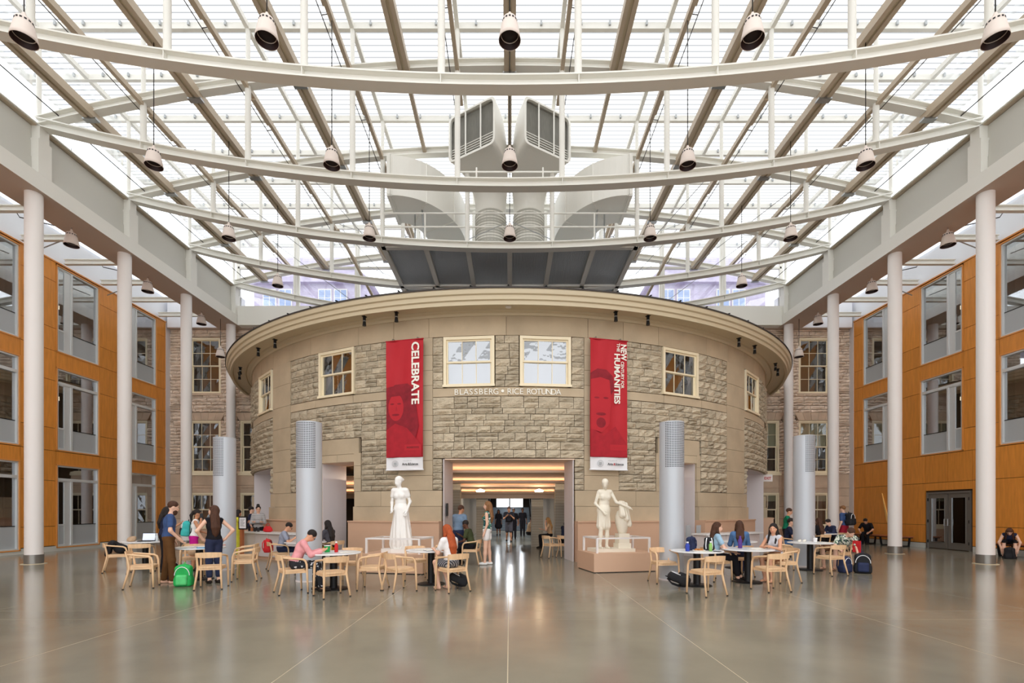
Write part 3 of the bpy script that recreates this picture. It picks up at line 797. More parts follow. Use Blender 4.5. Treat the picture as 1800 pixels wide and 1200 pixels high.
# --- inscription
def text_mesh(name, body, size, parent, mt, loc, rot, depth=.015, spacing=1.0, xscale=1.0, align='LEFT', bold=0.0):
    cu = bpy.data.curves.new(name,'FONT'); cu.body = body; cu.size = size; cu.extrude = depth/2; cu.space_character = spacing; cu.align_x = align; cu.resolution_u = 3
    cu.offset = bold
    to = bpy.data.objects.new(name+'_tmp', cu); COL.objects.link(to)
    dg = bpy.context.evaluated_depsgraph_get(); me = bpy.data.meshes.new_from_object(to.evaluated_get(dg)); bpy.data.objects.remove(to)
    o = bpy.data.objects.new(name, me); COL.objects.link(o); me.materials.clear(); me.materials.append(MATS[mt]); o.parent = parent
    o.location = loc; o.rotation_euler = rot; o.scale = (xscale,1,1); return o
ins = thing('inscription','raised cream letters reading the rotunda name under the two middle windows','lettering',(CX,CY-RR-.01,5.17))
word = 'BLASSBERG • RICE ROTUNDA'; total = (988-799)/FPX*15.1
# each letter set on the curve of the wall
adv = {' ':.5,'I':.42,'•':.7}; ws = [adv.get(ch,1.0) for ch in word]; sc = total/sum(ws); x = -total/2-.03
for ch, wd in zip(word, ws):
    xc = x+wd*sc/2; x += wd*sc
    if ch == ' ': continue
    a = xc/RR; p = rp(a,RR+.035,0)-Vector((CX,CY-RR-.01,0))
    if ch == '•': MB().lathe([(.045,-.01),(.045,.015),(.001,.016)],14).build('letter','letter_white',ins,loc=p+Vector((0,0,.10))).rotation_euler = (math.pi/2,0,a)
    else: text_mesh('letter',ch,.255,ins,'letter_white',p,(math.pi/2,0,a),.03,align='CENTER',xscale=.98)
# --- spotlights under the cornice
for i, px in enumerate((413,427,479,508,658,711,1071,1124,1276,1303,1354,1367)):
    a = ang(max(446,min(1340,px))); a += (-.07 if px == 413 else (.07 if px == 1367 else 0))
    t = thing('spotlight','small black spotlight under the cornice, %s of twelve from the left' % ORD[i],'spotlight',rp(a,13.6,7.69),a,'spotlights under the rotunda cornice')
    MB().box(-.05,.05,-.07,.07,-.02,0).build('mounting_plate','black_metal',t)
    MB().lathe([(.045,-.14),(.05,-.02)],12,caps=True).build('body','black_metal',t)
    MB().lathe([(.052,-.17),(.052,-.14),(.04,-.139)],12).build('ring','steel',t)
    m = MB(); m.lathe([(.06,-.30),(.045,-.17)],12,caps=True); m.build('head','black_metal',t)
o = MB().lathe([(.09,0),(.09,-.04),(.001,-.05)],16).build('smoke_detector','white_paint'); o.location = rp(0.0,13.6,7.69); tag(o,'white disc detector under the cornice above the main door','detector')
# --- main doorway: reveals and interior ceiling with lit coves
jd = struct('door_2')
for s in (-1,1):
    xo = 2.02*s; xi = 1.92*s; y0 = CY-math.sqrt(RR*RR-2.02**2)-.03
    MB().prism([(CX+s*2.005,y0),(CX+s*2.03,y0),(CX+s*2.03,16.25),(CX+s*1.85,16.25)],'z',0,3.19).build('reveal','jamb_white',jd)
MB().box(-2.02,2.02,15.2,16.2,3.17,3.2).build('soffit','cove_paint',jd)
m = MB(); m.box(-1.99,-1.955,15.35,15.6,1.42,1.82); m.build('reader_plate','black_metal',jd)
for s in (-1,1):
    jd = struct('door_%d' % (3 if s < 0 else 4)); lo, hi = sorted((s*sd0,s*sd1))
    for a in (lo,hi): 
        m = MB(); p0 = rp(a,13.03); p1 = rp(a,12.0); n_ = (p1-p0).normalized(); sdv = Vector((n_.y,-n_.x,0))*(.012)
        m.bar(p0+Vector((0,0,1.6)),p1+Vector((0,0,1.6)),.03,3.2); m.build('reveal','jamb_white',jd)
    arc(lo,hi,12.0,13.03,3.19,3.21,'soffit','cove_paint',jd)
    jd = struct('door_%d' % (5 if s < 0 else 6)); lo, hi = sorted((s*fd0,s*fd1))
    for a in (lo,hi):
        m = MB(); m.bar(rp(a,13.03,1.6),rp(a,11.6,1.6),.03,3.2); m.build('reveal','jamb_white',jd)
    arc(lo,hi,12.0,13.03,3.19,3.21,'soffit','jamb_white',jd)
    arc(lo,hi,11.5,11.6,0,3.2,'closed_leaf','jamb_white',jd)
ic = struct('ceiling_rotunda')
arc(-1.4,1.4,.1,12.55,3.25,3.35,'slab','hall_wall',ic,step=.08)
coves = [(16.25,3.17,17.0,2.92),(17.15,3.0,18.5,2.66),(18.8,2.9,19.9,2.58),(20.0,2.66,21.2,2.36)]
for i,(y0,z0,y1,z1) in enumerate(coves):
    wdt = math.sqrt(max(1,12.4**2-(CY-y0)**2))-.2 if i else 4.4
    wdt = min(wdt,7.5)
    MB().prism([(y0,z0),(y1,z1),(y1+.05,z1),(y0+.05,z0+.03)],'x',-wdt,wdt).build('cove_panel','cove_paint',ic)
    MB().prism([(y1-.50,z1-.05),(y1+.1,z1-.05),(y1+.1,z1-.02),(y1-.46,z1-.02),(y1-.46,z1+.03),(y1-.50,z1+.03)],'x',-wdt,wdt).build('cove_ledge','cove_paint',ic)
    MB().box(-wdt,wdt,y1-.42,y1-.36,z1-.015,z1+.0).build('cove_light','cove_strip',ic)
for s in (-1,1):
    m = MB(); x = s*1.15; m.lathe([(.16,2.32),(.18,2.38),(.03,2.44)],16,(x,19.2,0)); m.build('globe_lamp','warm_lamp',ic)
# pillars, back wall, hall and stairs
for i,(x0,x1,y0,y1,z1,lab) in enumerate(((-2.45,-1.95,19.3,19.8,2.75,'tiled pillar on the left just inside the main doorway'),(1.8,2.3,19.3,19.8,2.75,'tiled pillar on the right just inside the main doorway'),(-1.46,-.95,21.3,21.8,2.16,'tiled pillar left of the passage to the stairs'),(.95,1.46,21.3,21.8,2.16,'tiled pillar right of the passage to the stairs'))):
    t = thing('tiled_pillar',lab,'pillar',((x0+x1)/2,(y0+y1)/2,0),0,'tiled pillars inside the rotunda'); hx = (x1-x0)/2
    z = 0
    MB().box(-hx+.01,hx-.01,-.24,.24,0,z1).build('core','mortar',t)
    k = 0
    while z < z1-.02:
        h = min(.11,z1-z); MB().box(-hx,hx,-.25,.25,z+.003,z+h-.003).build('tile_course','tile_grey',t); z += h
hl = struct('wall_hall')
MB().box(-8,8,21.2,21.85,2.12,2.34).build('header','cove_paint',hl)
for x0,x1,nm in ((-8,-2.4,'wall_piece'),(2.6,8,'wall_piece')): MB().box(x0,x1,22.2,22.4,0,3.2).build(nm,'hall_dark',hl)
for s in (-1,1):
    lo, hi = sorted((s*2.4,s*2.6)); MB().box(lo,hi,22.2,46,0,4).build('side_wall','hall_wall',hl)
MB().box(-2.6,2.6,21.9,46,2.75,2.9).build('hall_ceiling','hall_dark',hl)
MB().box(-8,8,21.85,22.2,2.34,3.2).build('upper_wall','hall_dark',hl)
for i,(x,y,z) in enumerate(((-1.2,17.6,3.0),(1.2,17.6,3.0),(-4.6,18.2,3.1),(4.6,18.2,3.1),(0,20.6,2.55),(-1.4,24,2.72),(1.4,24,2.72),(0,28,2.72),(0,33,2.72),(-.9,37,2.72),(.9,37,2.72),(0,40.5,2.72))):
    MB().lathe([(.07,z),(.07,z+.03),(.05,z+.03),(.001,z+.025)],14,(x,y,0)).build('downlight','warm_lamp',ic)  # glowing discs and area lights added to brighten the interior, hall and stairs
    ld = bpy.data.lights.new('downlight_bulb','AREA'); ld.shape = 'DISK'; ld.size = .16; ld.energy = 70 if i < 5 else 60; ld.color = (1,.82,.62) if i < 5 else (.86,.92,1)
    lo_ = bpy.data.objects.new('downlight_bulb',ld); COL.objects.link(lo_); lo_.location = (x,y,z-.02); lo_.parent = ic
st = thing('staircase','dark grey stairs rising at the far end of the hall','stairs',(0,38,0))
for k in range(12): MB().box(-1.65,1.65,.36*k,.36*k+.4,.0,.155*(k+1)).build('step','stair_grey',st)
for s in (-1,1): MB().bar((s*1.7,-.2,.9),(s*1.7,4.4,2.75),.05,.05).build('handrail','steel',st)
fw = struct('wall_far')
for (a,b,c,d) in ((-2.4,-1.2,0,2.8),(1.2,2.4,0,2.8),(-1.2,1.2,0,1.9),(-1.2,1.2,2.70,2.8)): MB().box(a,b,44.5,44.7,c,d).build('wall_piece','hall_dark',fw)
fd = struct('door_7'); MB().box(-.05,.05,44.45,44.6,1.9,2.7).build('mullion','black_metal',fd); MB().box(-1.2,1.2,44.58,44.6,1.9,2.7).build('pane','clear_glass',fd)
# ============================================================ GREY AIR COLUMNS IN FRONT OF THE ROTUNDA
acl = ['pale grey air column with perforated top left of the left banner','pale grey air column with perforated top beside the right statue','pale grey air column behind the woman in black','pale grey air column behind the far right table']
def air_column(lab, x, y, zt, ha):
    t = thing('air_column',lab,'column',(x,y,0),0,'grey air columns with perforated tops'); r = .275; zg0 = zt-1.05; tw = .98
    m = MB(); m.lathe([(r,0.02),(r,zg0)],40); m.build('body','pillar_grey',t,True)
    MB().lathe([(r+.01,0),(r+.01,.03),(r,.031)],40).build('base_ring','jamb_white',t)
    a0 = ha-tw; a1 = ha+tw
    m = MB(); m.lathe([(r,zg0),(r,zt)],28,a0=a1,a1=a0+2*math.pi); m.lathe([(r,zt-.025),(r,zt)],20,a0=a0,a1=a1); m.build('upper_shell','pillar_grey',t,True)
    MB().lathe([(r-.03,zg0),(r-.03,zt-.02),(.001,zt-.02)],40).build('dark_lining','dark_hole',t,True)
    nv, nh = 15, 26; g = MB()                    # perforated sheet: a grid of strips with square holes
    for i in range(nv+1):
        a = a0+(a1-a0)*i/nv; g.lathe([(r-.004,zg0),(r+.001,zg0),(r+.001,zt-.02),(r-.004,zt-.02)],1,a0=a-.026,a1=a+.026)
    for j in range(nh+1):
        z = zg0+(zt-.02-zg0)*j/nh; g.lathe([(r-.003,z-.009),(r+.0015,z-.009),(r+.0015,z+.009),(r-.003,z+.009)],20,a0=a0,a1=a1)
    g.build('perforated_grille','pillar_grey',t)
    MB().lathe([(.001,zt),(r,zt),(r+.004,zt-.01),(r,zt-.02)],40).build('cap','pillar_grey',t)
for lab,(x,y,zt,ha) in zip(acl,((-4.55,11.1,3.58,-.1),(3.74,11.3,3.62,.12),(-7.72,13.25,3.55,-.55),(8.42,14.0,3.72,.55))): air_column(lab,x,y,zt,ha)
# ============================================================ BANNERS
def banner(side):
    s = -1 if side == 'left' else 1; a = ang(717.5 if s < 0 else 1066); rt = RR+.22
    t = thing('banner','tall red banner hanging %s of the main doorway, lettered %s' % (side, 'with one long word' if s < 0 else 'in two lines'),'banner',rp(a,rt,2.86),a,'red banners on the rotunda')
    W_, H_ = 1.245, 4.05; nx, nz = 12, 10; wl_ = .72
    def wave(u, v): return .018*math.sin(u*9+v*1.5)+.012*math.sin(u*17-v*2)
    for nm, z0, z1, mt in (('cloth',wl_*.54,H_,'banner_red'),('white_strip',0,wl_*.54,'white_cloth')):
        vs = []; fs = []
        for j in range(nz+1):
            for i in range(nx+1):
                u = i/nx; z = z0+(z1-z0)*j/nz; vs.append((-W_/2+W_*u, wave(u,z), z))
        k = len(vs); vs += [(v[0],v[1]+.012,v[2]) for v in vs]
        for j in range(nz):
            for i in range(nx):
                q = j*(nx+1)+i; fs.append((q,q+1,q+nx+2,q+nx+1)); fs.append((k+q,k+q+nx+1,k+q+nx+2,k+q+1))
        m = MB(); m.add(vs,fs); cl = m.build(nm,mt,t,True)
        if nm == 'cloth': cloth = cl
        else: strip = cl
    for z, nm in ((H_,'top_rod'),(0,'bottom_rod')): MB().tube([(-W_/2-.02,.005,z),(W_/2+.02,.005,z)],.022,8).build(nm,'banner_mid' if z else 'white_cloth',t)
    for x in (-.42,.42): MB().tube([(x,0,H_),(x,.02,H_+.07),(x,.2,H_+.09)],.012,6).build('hook','steel',t)
    yf = -.042
    def shape(pts, mt, nm, y=yf, par=None):
        m = MB(); m.prism([(p[0],p[1]) for p in pts],'y',y,y+.002); return m.build(nm,mt,par or cloth)
    def ell(cx, cz, rx, rz, n=22, a0=0, a1=2*math.pi): return [(cx+rx*math.cos(a0+(a1-a0)*i/n), cz+rz*math.sin(a0+(a1-a0)*i/n)) for i in range(n)]
    def fit(txt, x, caph, z, length, bold):
        o = text_mesh('lettering',txt,caph/.70,cloth,'letter_white',(x,yf-.004,H_-z),(math.pi/2,math.pi/2,0),.004,1.0,1.0,bold=bold)
        xs_ = [v.co.x for v in o.data.vertices]; o.scale = (length/(max(xs_)-min(xs_)),1,1)
    if s < 0:
        fit('CELEBRATE',.27,.245,.09,1.93,.010)
        shape([(-.60,.9),(.36,.9),(.50,1.35),(.40,2.1),(.30,2.55),(.12,2.68),(-.30,2.66),(-.60,2.45)],'banner_dark','portrait_print')   # hair and shoulders
        shape(ell(-.27,1.95,.26,.42),'banner_red','portrait_print',yf-.002)
        shape([(-.60,2.28),(.02,2.32),(.22,2.30),(.22,2.45),(-.1,2.66),(-.60,2.58)],'banner_dark','portrait_print',yf-.003)
        for x in (-.40,-.16): shape(ell(x,2.06,.07,.025,10),'banner_dark','portrait_print',yf-.003)
        shape(ell(-.28,1.72,.13,.035,12),'banner_dark','portrait_print',yf-.003)
        shape([(-.3,1.84),(-.22,1.84),(-.25,2.02)],'banner_mid','portrait_print',yf-.003)
        shape([(-.60,.40),(.60,.40),(.60,.75),(.1,1.3),(-.3,1.45),(-.60,1.25)],'banner_mid','portrait_print',yf-.0015)
    else:
        fit('HUMANITIES',.17,.185,.42,1.56,.008)
        fit('THE',.25,.10,.10,.27,.003)
        fit('NEW',.39,.185,.12,.50,.008)
        fit('CENTURY FOR',.39,.10,.66,.84,.003)
        shape([(-.62,2.2),(-.02,2.2),(.16,2.5),(.12,2.9),(-.10,3.1),(-.40,3.12),(-.62,2.98)],'banner_dark','portrait_print')
        shape([(-.62,1.25),(-.25,1.15),(0,1.4),(.06,2.2),(.0,2.78),(-.3,2.86),(-.62,2.78)],'banner_red','portrait_print',yf-.002)
        for x in (-.42,-.12): shape(ell(x,2.22,.09,.03,12),'banner_dark','portrait_print',yf-.003)
        shape(ell(-.28,1.72,.17,.05,14),'banner_dark','portrait_print',yf-.003); shape(ell(-.28,1.45,.16,.16,14),'banner_dark','portrait_print',yf-.003)
        shape([(-.62,.40),(.60,.40),(.60,.8),(.2,1.35),(-.2,1.05),(-.62,1.3)],'banner_mid','portrait_print',yf-.0015)
    shape([(.02,.60),(.60,.60),(.60,.78),(.02,.78)],'banner_red','caption_box',yf-.005)
    text_mesh('caption','MORRISON' if s < 0 else '- - - - - - -',.085,cloth,'ink',(.10,yf-.009,.66),(math.pi/2,0,0),.002,1.25,.8)
    m = MB()
    for r0, r1 in ((.105,.095),(.075,.068)):
        n = 26; vs = [(-.30+r*math.cos(2*math.pi*i/n),yf,.19+r*math.sin(2*math.pi*i/n)) for r in (r0,r1) for i in range(n)]; m.add(vs,[(i,(i+1)%n,n+(i+1)%n,n+i) for i in range(n)])
    m.build('seal_ring','frosted',strip)
    shape([(-.345,.23),(-.255,.23),(-.255,.17),(-.30,.125),(-.345,.17)],'frosted','seal_shield',yf,strip)
    text_mesh('college_name','Arts',.105,strip,'ink',(-.06,yf-.001,.14),(math.pi/2,0,0),.002,.95,1,bold=.002)
    text_mesh('college_name','&',.105,strip,'red_ink' if s > 0 else 'ink',(.135,yf-.001,.14),(math.pi/2,0,0),.002,.95,1,bold=.002)
    text_mesh('college_name','Sciences',.105,strip,'ink',(.205,yf-.001,.14),(math.pi/2,0,0),.002,.95,.82,bold=.002)
    text_mesh('university_name','COLLEGE OF',.045,strip,'frosted',(-.04,yf-.001,.265),(math.pi/2,0,0),.002,1.2,1)
banner('left'); banner('right')
# ============================================================ DUCT PLATFORM
pf = thing('duct_platform','hanging steel platform with mesh floor under the air ducts','platform',(0,0,0))
Y1, Y2 = YC0+BAY+.15, YC0+2*BAY-.15
for i in range(7):
    x = -4.69+1.563*i; MB().sweep([(x,Y1-.1,11.42),(x,Y2+1.3,11.42)],IB(.18,.2,.025),(1,0,0)).build('joist','white_steel',pf)
for y in (Y1,Y2,Y2+1.2): MB().sweep([(-4.75,y,11.42),(4.75,y,11.42)],IB(.2,.2,.025),(0,1,0)).build('edge_beam','white_steel',pf)
for i in range(6):
    x0 = -4.69+1.563*i+.1; x1 = x0+1.363; g = MB()
    for k in range(25): x = x0+(x1-x0)*k/24; g.box(x-.017,x+.017,Y1+.1,Y2+1.1,11.44,11.47)
    for k in range(61): y = Y1+.1+(Y2+1.0-Y1)*k/60; g.box(x0,x1,y-.020,y+.020,11.45,11.48)
    g.build('floor_grating','grating',pf)
for s in (-1,1): 
    for y in (Y1,Y2): MB().tube([(s*4.69,y,11.5),(s*4.69,y,zbot(4.69)+.1)],.03,6).build('hanger','white_steel',pf)
rl = thing('guard_rail','white tubular guard rail along the front of the duct platform','railing',(0,YC0+BAY-.02,11.55))
for z in (.48,.98): MB().tube([(-4.69,0,z),(4.69,0,z)],.03,8).build('rail','white_steel',rl)
for x in (-3.12,-1.56,1.56,3.12): MB().tube([(x,0,0),(x,0,.98)],.03,8).build('post','white_steel',rl)
for s in (-1,1): MB().tube([(s*1.5,-.05,.0),(s*.1,-.05,.62)],.015,6).build('brace_rod','steel',rl)
rl = thing('guard_rail','white tubular guard rail in front of the louvred duct mouths','railing',(0,YC0+.12,11.45))
MB().tube([(-1.5,0,.32),(1.5,0,.32)],.025,8).build('rail','white_steel',rl); MB().tube([(-1.0,0,0),(-1.0,0,.45)],.025,8).build('post','white_steel',rl); MB().tube([(1.0,0,0),(1.0,0,.45)],.025,8).build('post','white_steel',rl)
# ducts with louvred mouths
def duct(s):
    sd = 'left' if s < 0 else 'right'
    t = thing('air_duct','big white air duct with louvred mouth, %s one of the middle pair' % sd,'duct',(0,0,0),0,'middle air ducts')
    p0 = Vector((s*.50,16.55,0)); p1 = Vector((s*2.16,17.55,0)); z0, z1 = 14.02,15.62
    e = (p1-p0); wd = e.length; e.normalize(); nrm = Vector((-e.y*s,e.x*s,0))
    if nrm.y > 0: nrm = -nrm
    mid = (p0+p1)/2; n = 40; face = []
    for i in range(n):
        a = 2*math.pi*i/n; ca, sa = math.cos(a), math.sin(a); q = .2
        u = math.copysign(abs(ca)**q, ca)*wd/2; v = math.copysign(abs(sa)**q, sa)*(z1-z0)/2; face.append((u,v))
    cen = Vector((s*.76,19.55,13.3)); vs = []; fs = []; K = 18
    for i,(u,v) in enumerate(face):
        A = mid+e*u+Vector((0,0,(z0+z1)/2+v)); a = 2*math.pi*i/n
        # ring at the elbow: the top of the mouth goes to the back of the pipe
        Bp = cen+Vector((s*.60*math.cos(a), .60*math.sin(a), 0)) if True else None
        for k in range(K+1):
            w_ = k/K
            c1 = A-nrm*1.3; c2 = Bp+Vector((0,0,.75))
            vs.append(A*(1-w_)**3+c1*3*w_*(1-w_)**2+c2*3*w_*w_*(1-w_)+Bp*w_**3)
        for k in range(1,9): vs.append(Bp+(Bp-cen)*(.03*(k%2))+Vector((0,0,-.20*k)))
    L = K+9
    for i in range(n):
        j = (i+1)%n
        for k in range(L-1): fs.append((i*L+k,i*L+k+1,j*L+k+1,j*L+k))
    m = MB(); m.add(vs,fs); m.build('duct_body','white_steel',t,True)
    # flexible ribbed sleeve
    m = MB(); m.lathe([(.60+(.03 if k%2 else 0),11.55+k*.055) for k in range(33)],28,(cen.x,cen.y,0)); m.build('ribbed_sleeve','galv',t,True)
    # frame, mullions, mesh
    def at(u, v, d=0): return mid+e*u+Vector((0,0,(z0+z1)/2+v))+nrm*d
    m = MB(); k = len(face); rim = []
    for sc_, d in ((1.02,.03),(1.02,-.06),(.94,-.06),(.94,.03)): rim.append([at(u*sc_,v*sc_,d) for u,v in face])
    for r in range(4): m.add(rim[r]+rim[(r+1)%4],[(i,(i+1)%k,k+(i+1)%k,k+i) for i in range(k)])
    fr = m.build('mouth_frame','white_steel',t)
    for u in (-wd/2+wd*.30,-wd/2+wd*.63): MB().bar(at(u,-(z1-z0)/2*.93,.01),at(u,(z1-z0)/2*.93,.01),.05,.05).build('mullion','white_steel',t)
    m = MB(); m.add([at(-wd/2*.93,-.72,-.10),at(wd/2*.93,-.72,-.10),at(wd/2*.93,.72,-.10),at(-wd/2*.93,.72,-.10)],[(0,1,2,3)]); m.build('mesh_screen','grating_dark',t)
    for j in range(5):
        v = -.68+.085*j; MB().bar(at(-wd/2*.92,v,-.06),at(wd/2*.92,v,-.06),.03,.02).build('louvre','white_steel',t)
mat('grating_dark', rgb(118,116,108), 0.6, 0, 0.3, 0.1, 4, 0.3, 60, (6,6,1))
duct(-1); duct(1)
def elbow(s):
    sd = 'left' if s < 0 else 'right'
    t = thing('duct_elbow','curved flat sided white duct bend on the %s of the platform' % sd,'duct',(0,0,0),0,'curved duct bends'); z0, z1 = 12.9,14.33
    cx, cy = -4.25,20.75; n = 18; V = []; 
    for i in range(n+1):
        a = math.pi/2*i/n
        o = (cx+2.4*math.sin(a), cy-3.2*math.cos(a)); q = (cx+.85*math.sin(a), cy-1.5*math.cos(a))
        for (x,y) in (o,q):
            for z in (z0,z1): V.append((-s*x if s > 0 else x, y, z))
    F = []
    for i in range(n):
        b = 4*i; c = b+4; F += [(b,c,c+1,b+1),(b+2,b+3,c+3,c+2),(b,b+2,c+2,c),(b+1,c+1,c+3,b+3)]
    m = MB(); m.add(V,F); m.build('bend','white_steel',t)
    for i in (0,6,12,18):
        p = [Vector(V[4*i+k]) for k in (0,1,3,2)]; m = MB()
        for k in range(4): m.bar(p[k],p[(k+1)%4],.05,.05)
        m.build('seam_flange','white_steel',t)
    x = s*4.28; m = MB(); lo, hi = sorted((x, x+s*.12)); m.box(lo,hi,17.5,19.3,z0-.05,z0+.02); m.box(lo,hi,17.5,19.3,z1-.02,z1+.05); m.box(lo,hi,17.48,17.55,z0,z1); m.box(lo,hi,19.22,19.3,z0,z1); m.build('end_collar','white_steel',t)
    m = MB(); m.tube([(s*3.2,18.5,11.54),(s*3.3,18.4,13.0)],.03,6); m.tube([(s*3.6,18.6,11.54),(s*3.6,18.6,12.9)],.03,6); m.build('support_leg','steel',t)
    lo, hi = sorted((s*1.9,s*3.35)); MB().box(lo,hi,20.75,21.6,11.6,14.33).build('riser_box','white_steel',t)
elbow(-1); elbow(1)
# ============================================================ PENDANT LAMPS
lsrc = None
def lamp(loc, lab, top):
    global lsrc
    if lsrc is None:
        t = thing('pendant_lamp',lab,'lamp',loc,0,'dome pendant lamps')
        MB().lathe([(.05,.24),(.13,.21),(.145,.17),(.145,.12),(.16,.10),(.17,.04),(.205,-.12),(.215,-.20),(.21,-.20),(.18,-.04),(.10,.02),(.001,.02)],24).build('shade','lamp_shade',t,True)
        m = MB(); m.lathe([(.207,-.195),(.178,-.04),(.10,.018),(.001,.019)],24); m.build('inner_reflector','lamp_inner',t,True)
        MB().lathe([(.17,-.10),(.18,-.085),(.165,-.085)],20).build('inner_ring','lamp_shade',t,True)
        v = MB()
        for k in range(14):
            a = 2*math.pi*k/14; v.obox((.145*math.sin(a),-.145*math.cos(a),.148),.018,.004,.014,rotz(a))
        v.build('vent_slots','ink',t)['kind'] = 'stuff'
        MB().lathe([(.025,.34),(.04,.30),(.055,.23)],12,caps=True).build('neck','lamp_shade',t)
        lsrc = t
    else: t = dup(lsrc, loc, 0, lab)
    c = MB().tube([(0,0,.32),(0,0,top-loc[2])],.012,6).build('cord' if top-loc[2] > 1 else 'rod','black_cable' if top-loc[2] > 1 else 'lamp_shade',t); c.location = (0,0,0)
rowl = ['nearest row','second row','third row','fourth row']; xl = {-2:'far left',-1:'left of centre',0:'in the centre',1:'right of centre',2:'far right'}
for r in range(4):
    Y = 9.44+BAY*r
    for i in range(-2,3):
        if r == 3 and abs(i) < 2: continue
        x = 4.685*i; lamp((x,Y,10.85), 'white dome lamp hanging from the skylight, %s, %s' % (rowl[r], xl[i]), ztop(x)-(.2 if i else .06))
for s,sd in ((-1,'left'),(1,'right')):
    for k in range(-1,3): lamp((s*14.62,YC0+BAY*(k+.5),10.62),'white dome lamp on a short rod under the %s beam, %s from the camera' % (sd,ORD[k+1]),ZB)
    lamp((s*14.25,24.1,9.35),'white dome lamp hanging low before the %s stone wall' % sd,ZB)
# exit sign on right
ex = thing('exit_sign','small white exit sign with red letters right of the rotunda','sign',P(1349.5,846,22.2)); MB().box(-.22,.22,0,.06,-.0,.32).build('box','white_paint',ex); text_mesh('letters','EXIT',.17,ex,'red_ink',(0,-.003,.09),(math.pi/2,0,0),.004,1,.9,'CENTER',.004)
MB().tube([(0,.05,.32),(0,.05,.5),(-.6,.6,.5)],.012,5).build('bracket','steel',ex)
# ============================================================ FIGURES: implicit surfaces turned into meshes
def nv(v): return np.array(v, dtype=np.float32)
def rotm(yaw, pitch=0.0, roll=0.0):
    return np.array((Matrix.Rotation(yaw,3,'Z') @ Matrix.Rotation(-pitch,3,'X') @ Matrix.Rotation(roll,3,'Y')), dtype=np.float32)
def cap(a, b, ra, rb=None): return ('c', nv(a), nv(b), ra, ra if rb is None else rb)
def rbox(c, r, rad): return ('b', nv(c), nv(r), rad)
def ell(c, r, R=None): return ('e', nv(c), nv(r), R)
def fdist(p, X, Y, Z):
    if p[0] == 'b':
        q = [np.maximum(np.abs(v-p[1][i])-(p[2][i]-p[3]),0) for i,v in enumerate((X,Y,Z))]
        return np.sqrt(q[0]**2+q[1]**2+q[2]**2)-p[3]
    if p[0] == 'c':
        a, b = p[1], p[2]; ba = b-a; L = max(float(ba@ba), 1e-9)
        x, y, z = X-a[0], Y-a[1], Z-a[2]
        t = np.clip((x*ba[0]+y*ba[1]+z*ba[2])/L, 0, 1)
        return np.sqrt((x-t*ba[0])**2+(y-t*ba[1])**2+(z-t*ba[2])**2)-(p[3]+(p[4]-p[3])*t)
    c, r, R = p[1], p[2], p[3]; x, y, z = X-c[0], Y-c[1], Z-c[2]
    if R is not None: x, y, z = x*R[0,0]+y*R[1,0]+z*R[2,0], x*R[0,1]+y*R[1,1]+z*R[2,1], x*R[0,2]+y*R[1,2]+z*R[2,2]
    k0 = np.sqrt((x/r[0])**2+(y/r[1])**2+(z/r[2])**2); k1 = np.sqrt((x/r[0]**2)**2+(y/r[1]**2)**2+(z/r[2]**2)**2)
    return k0*(k0-1)/np.maximum(k1, 1e-6)
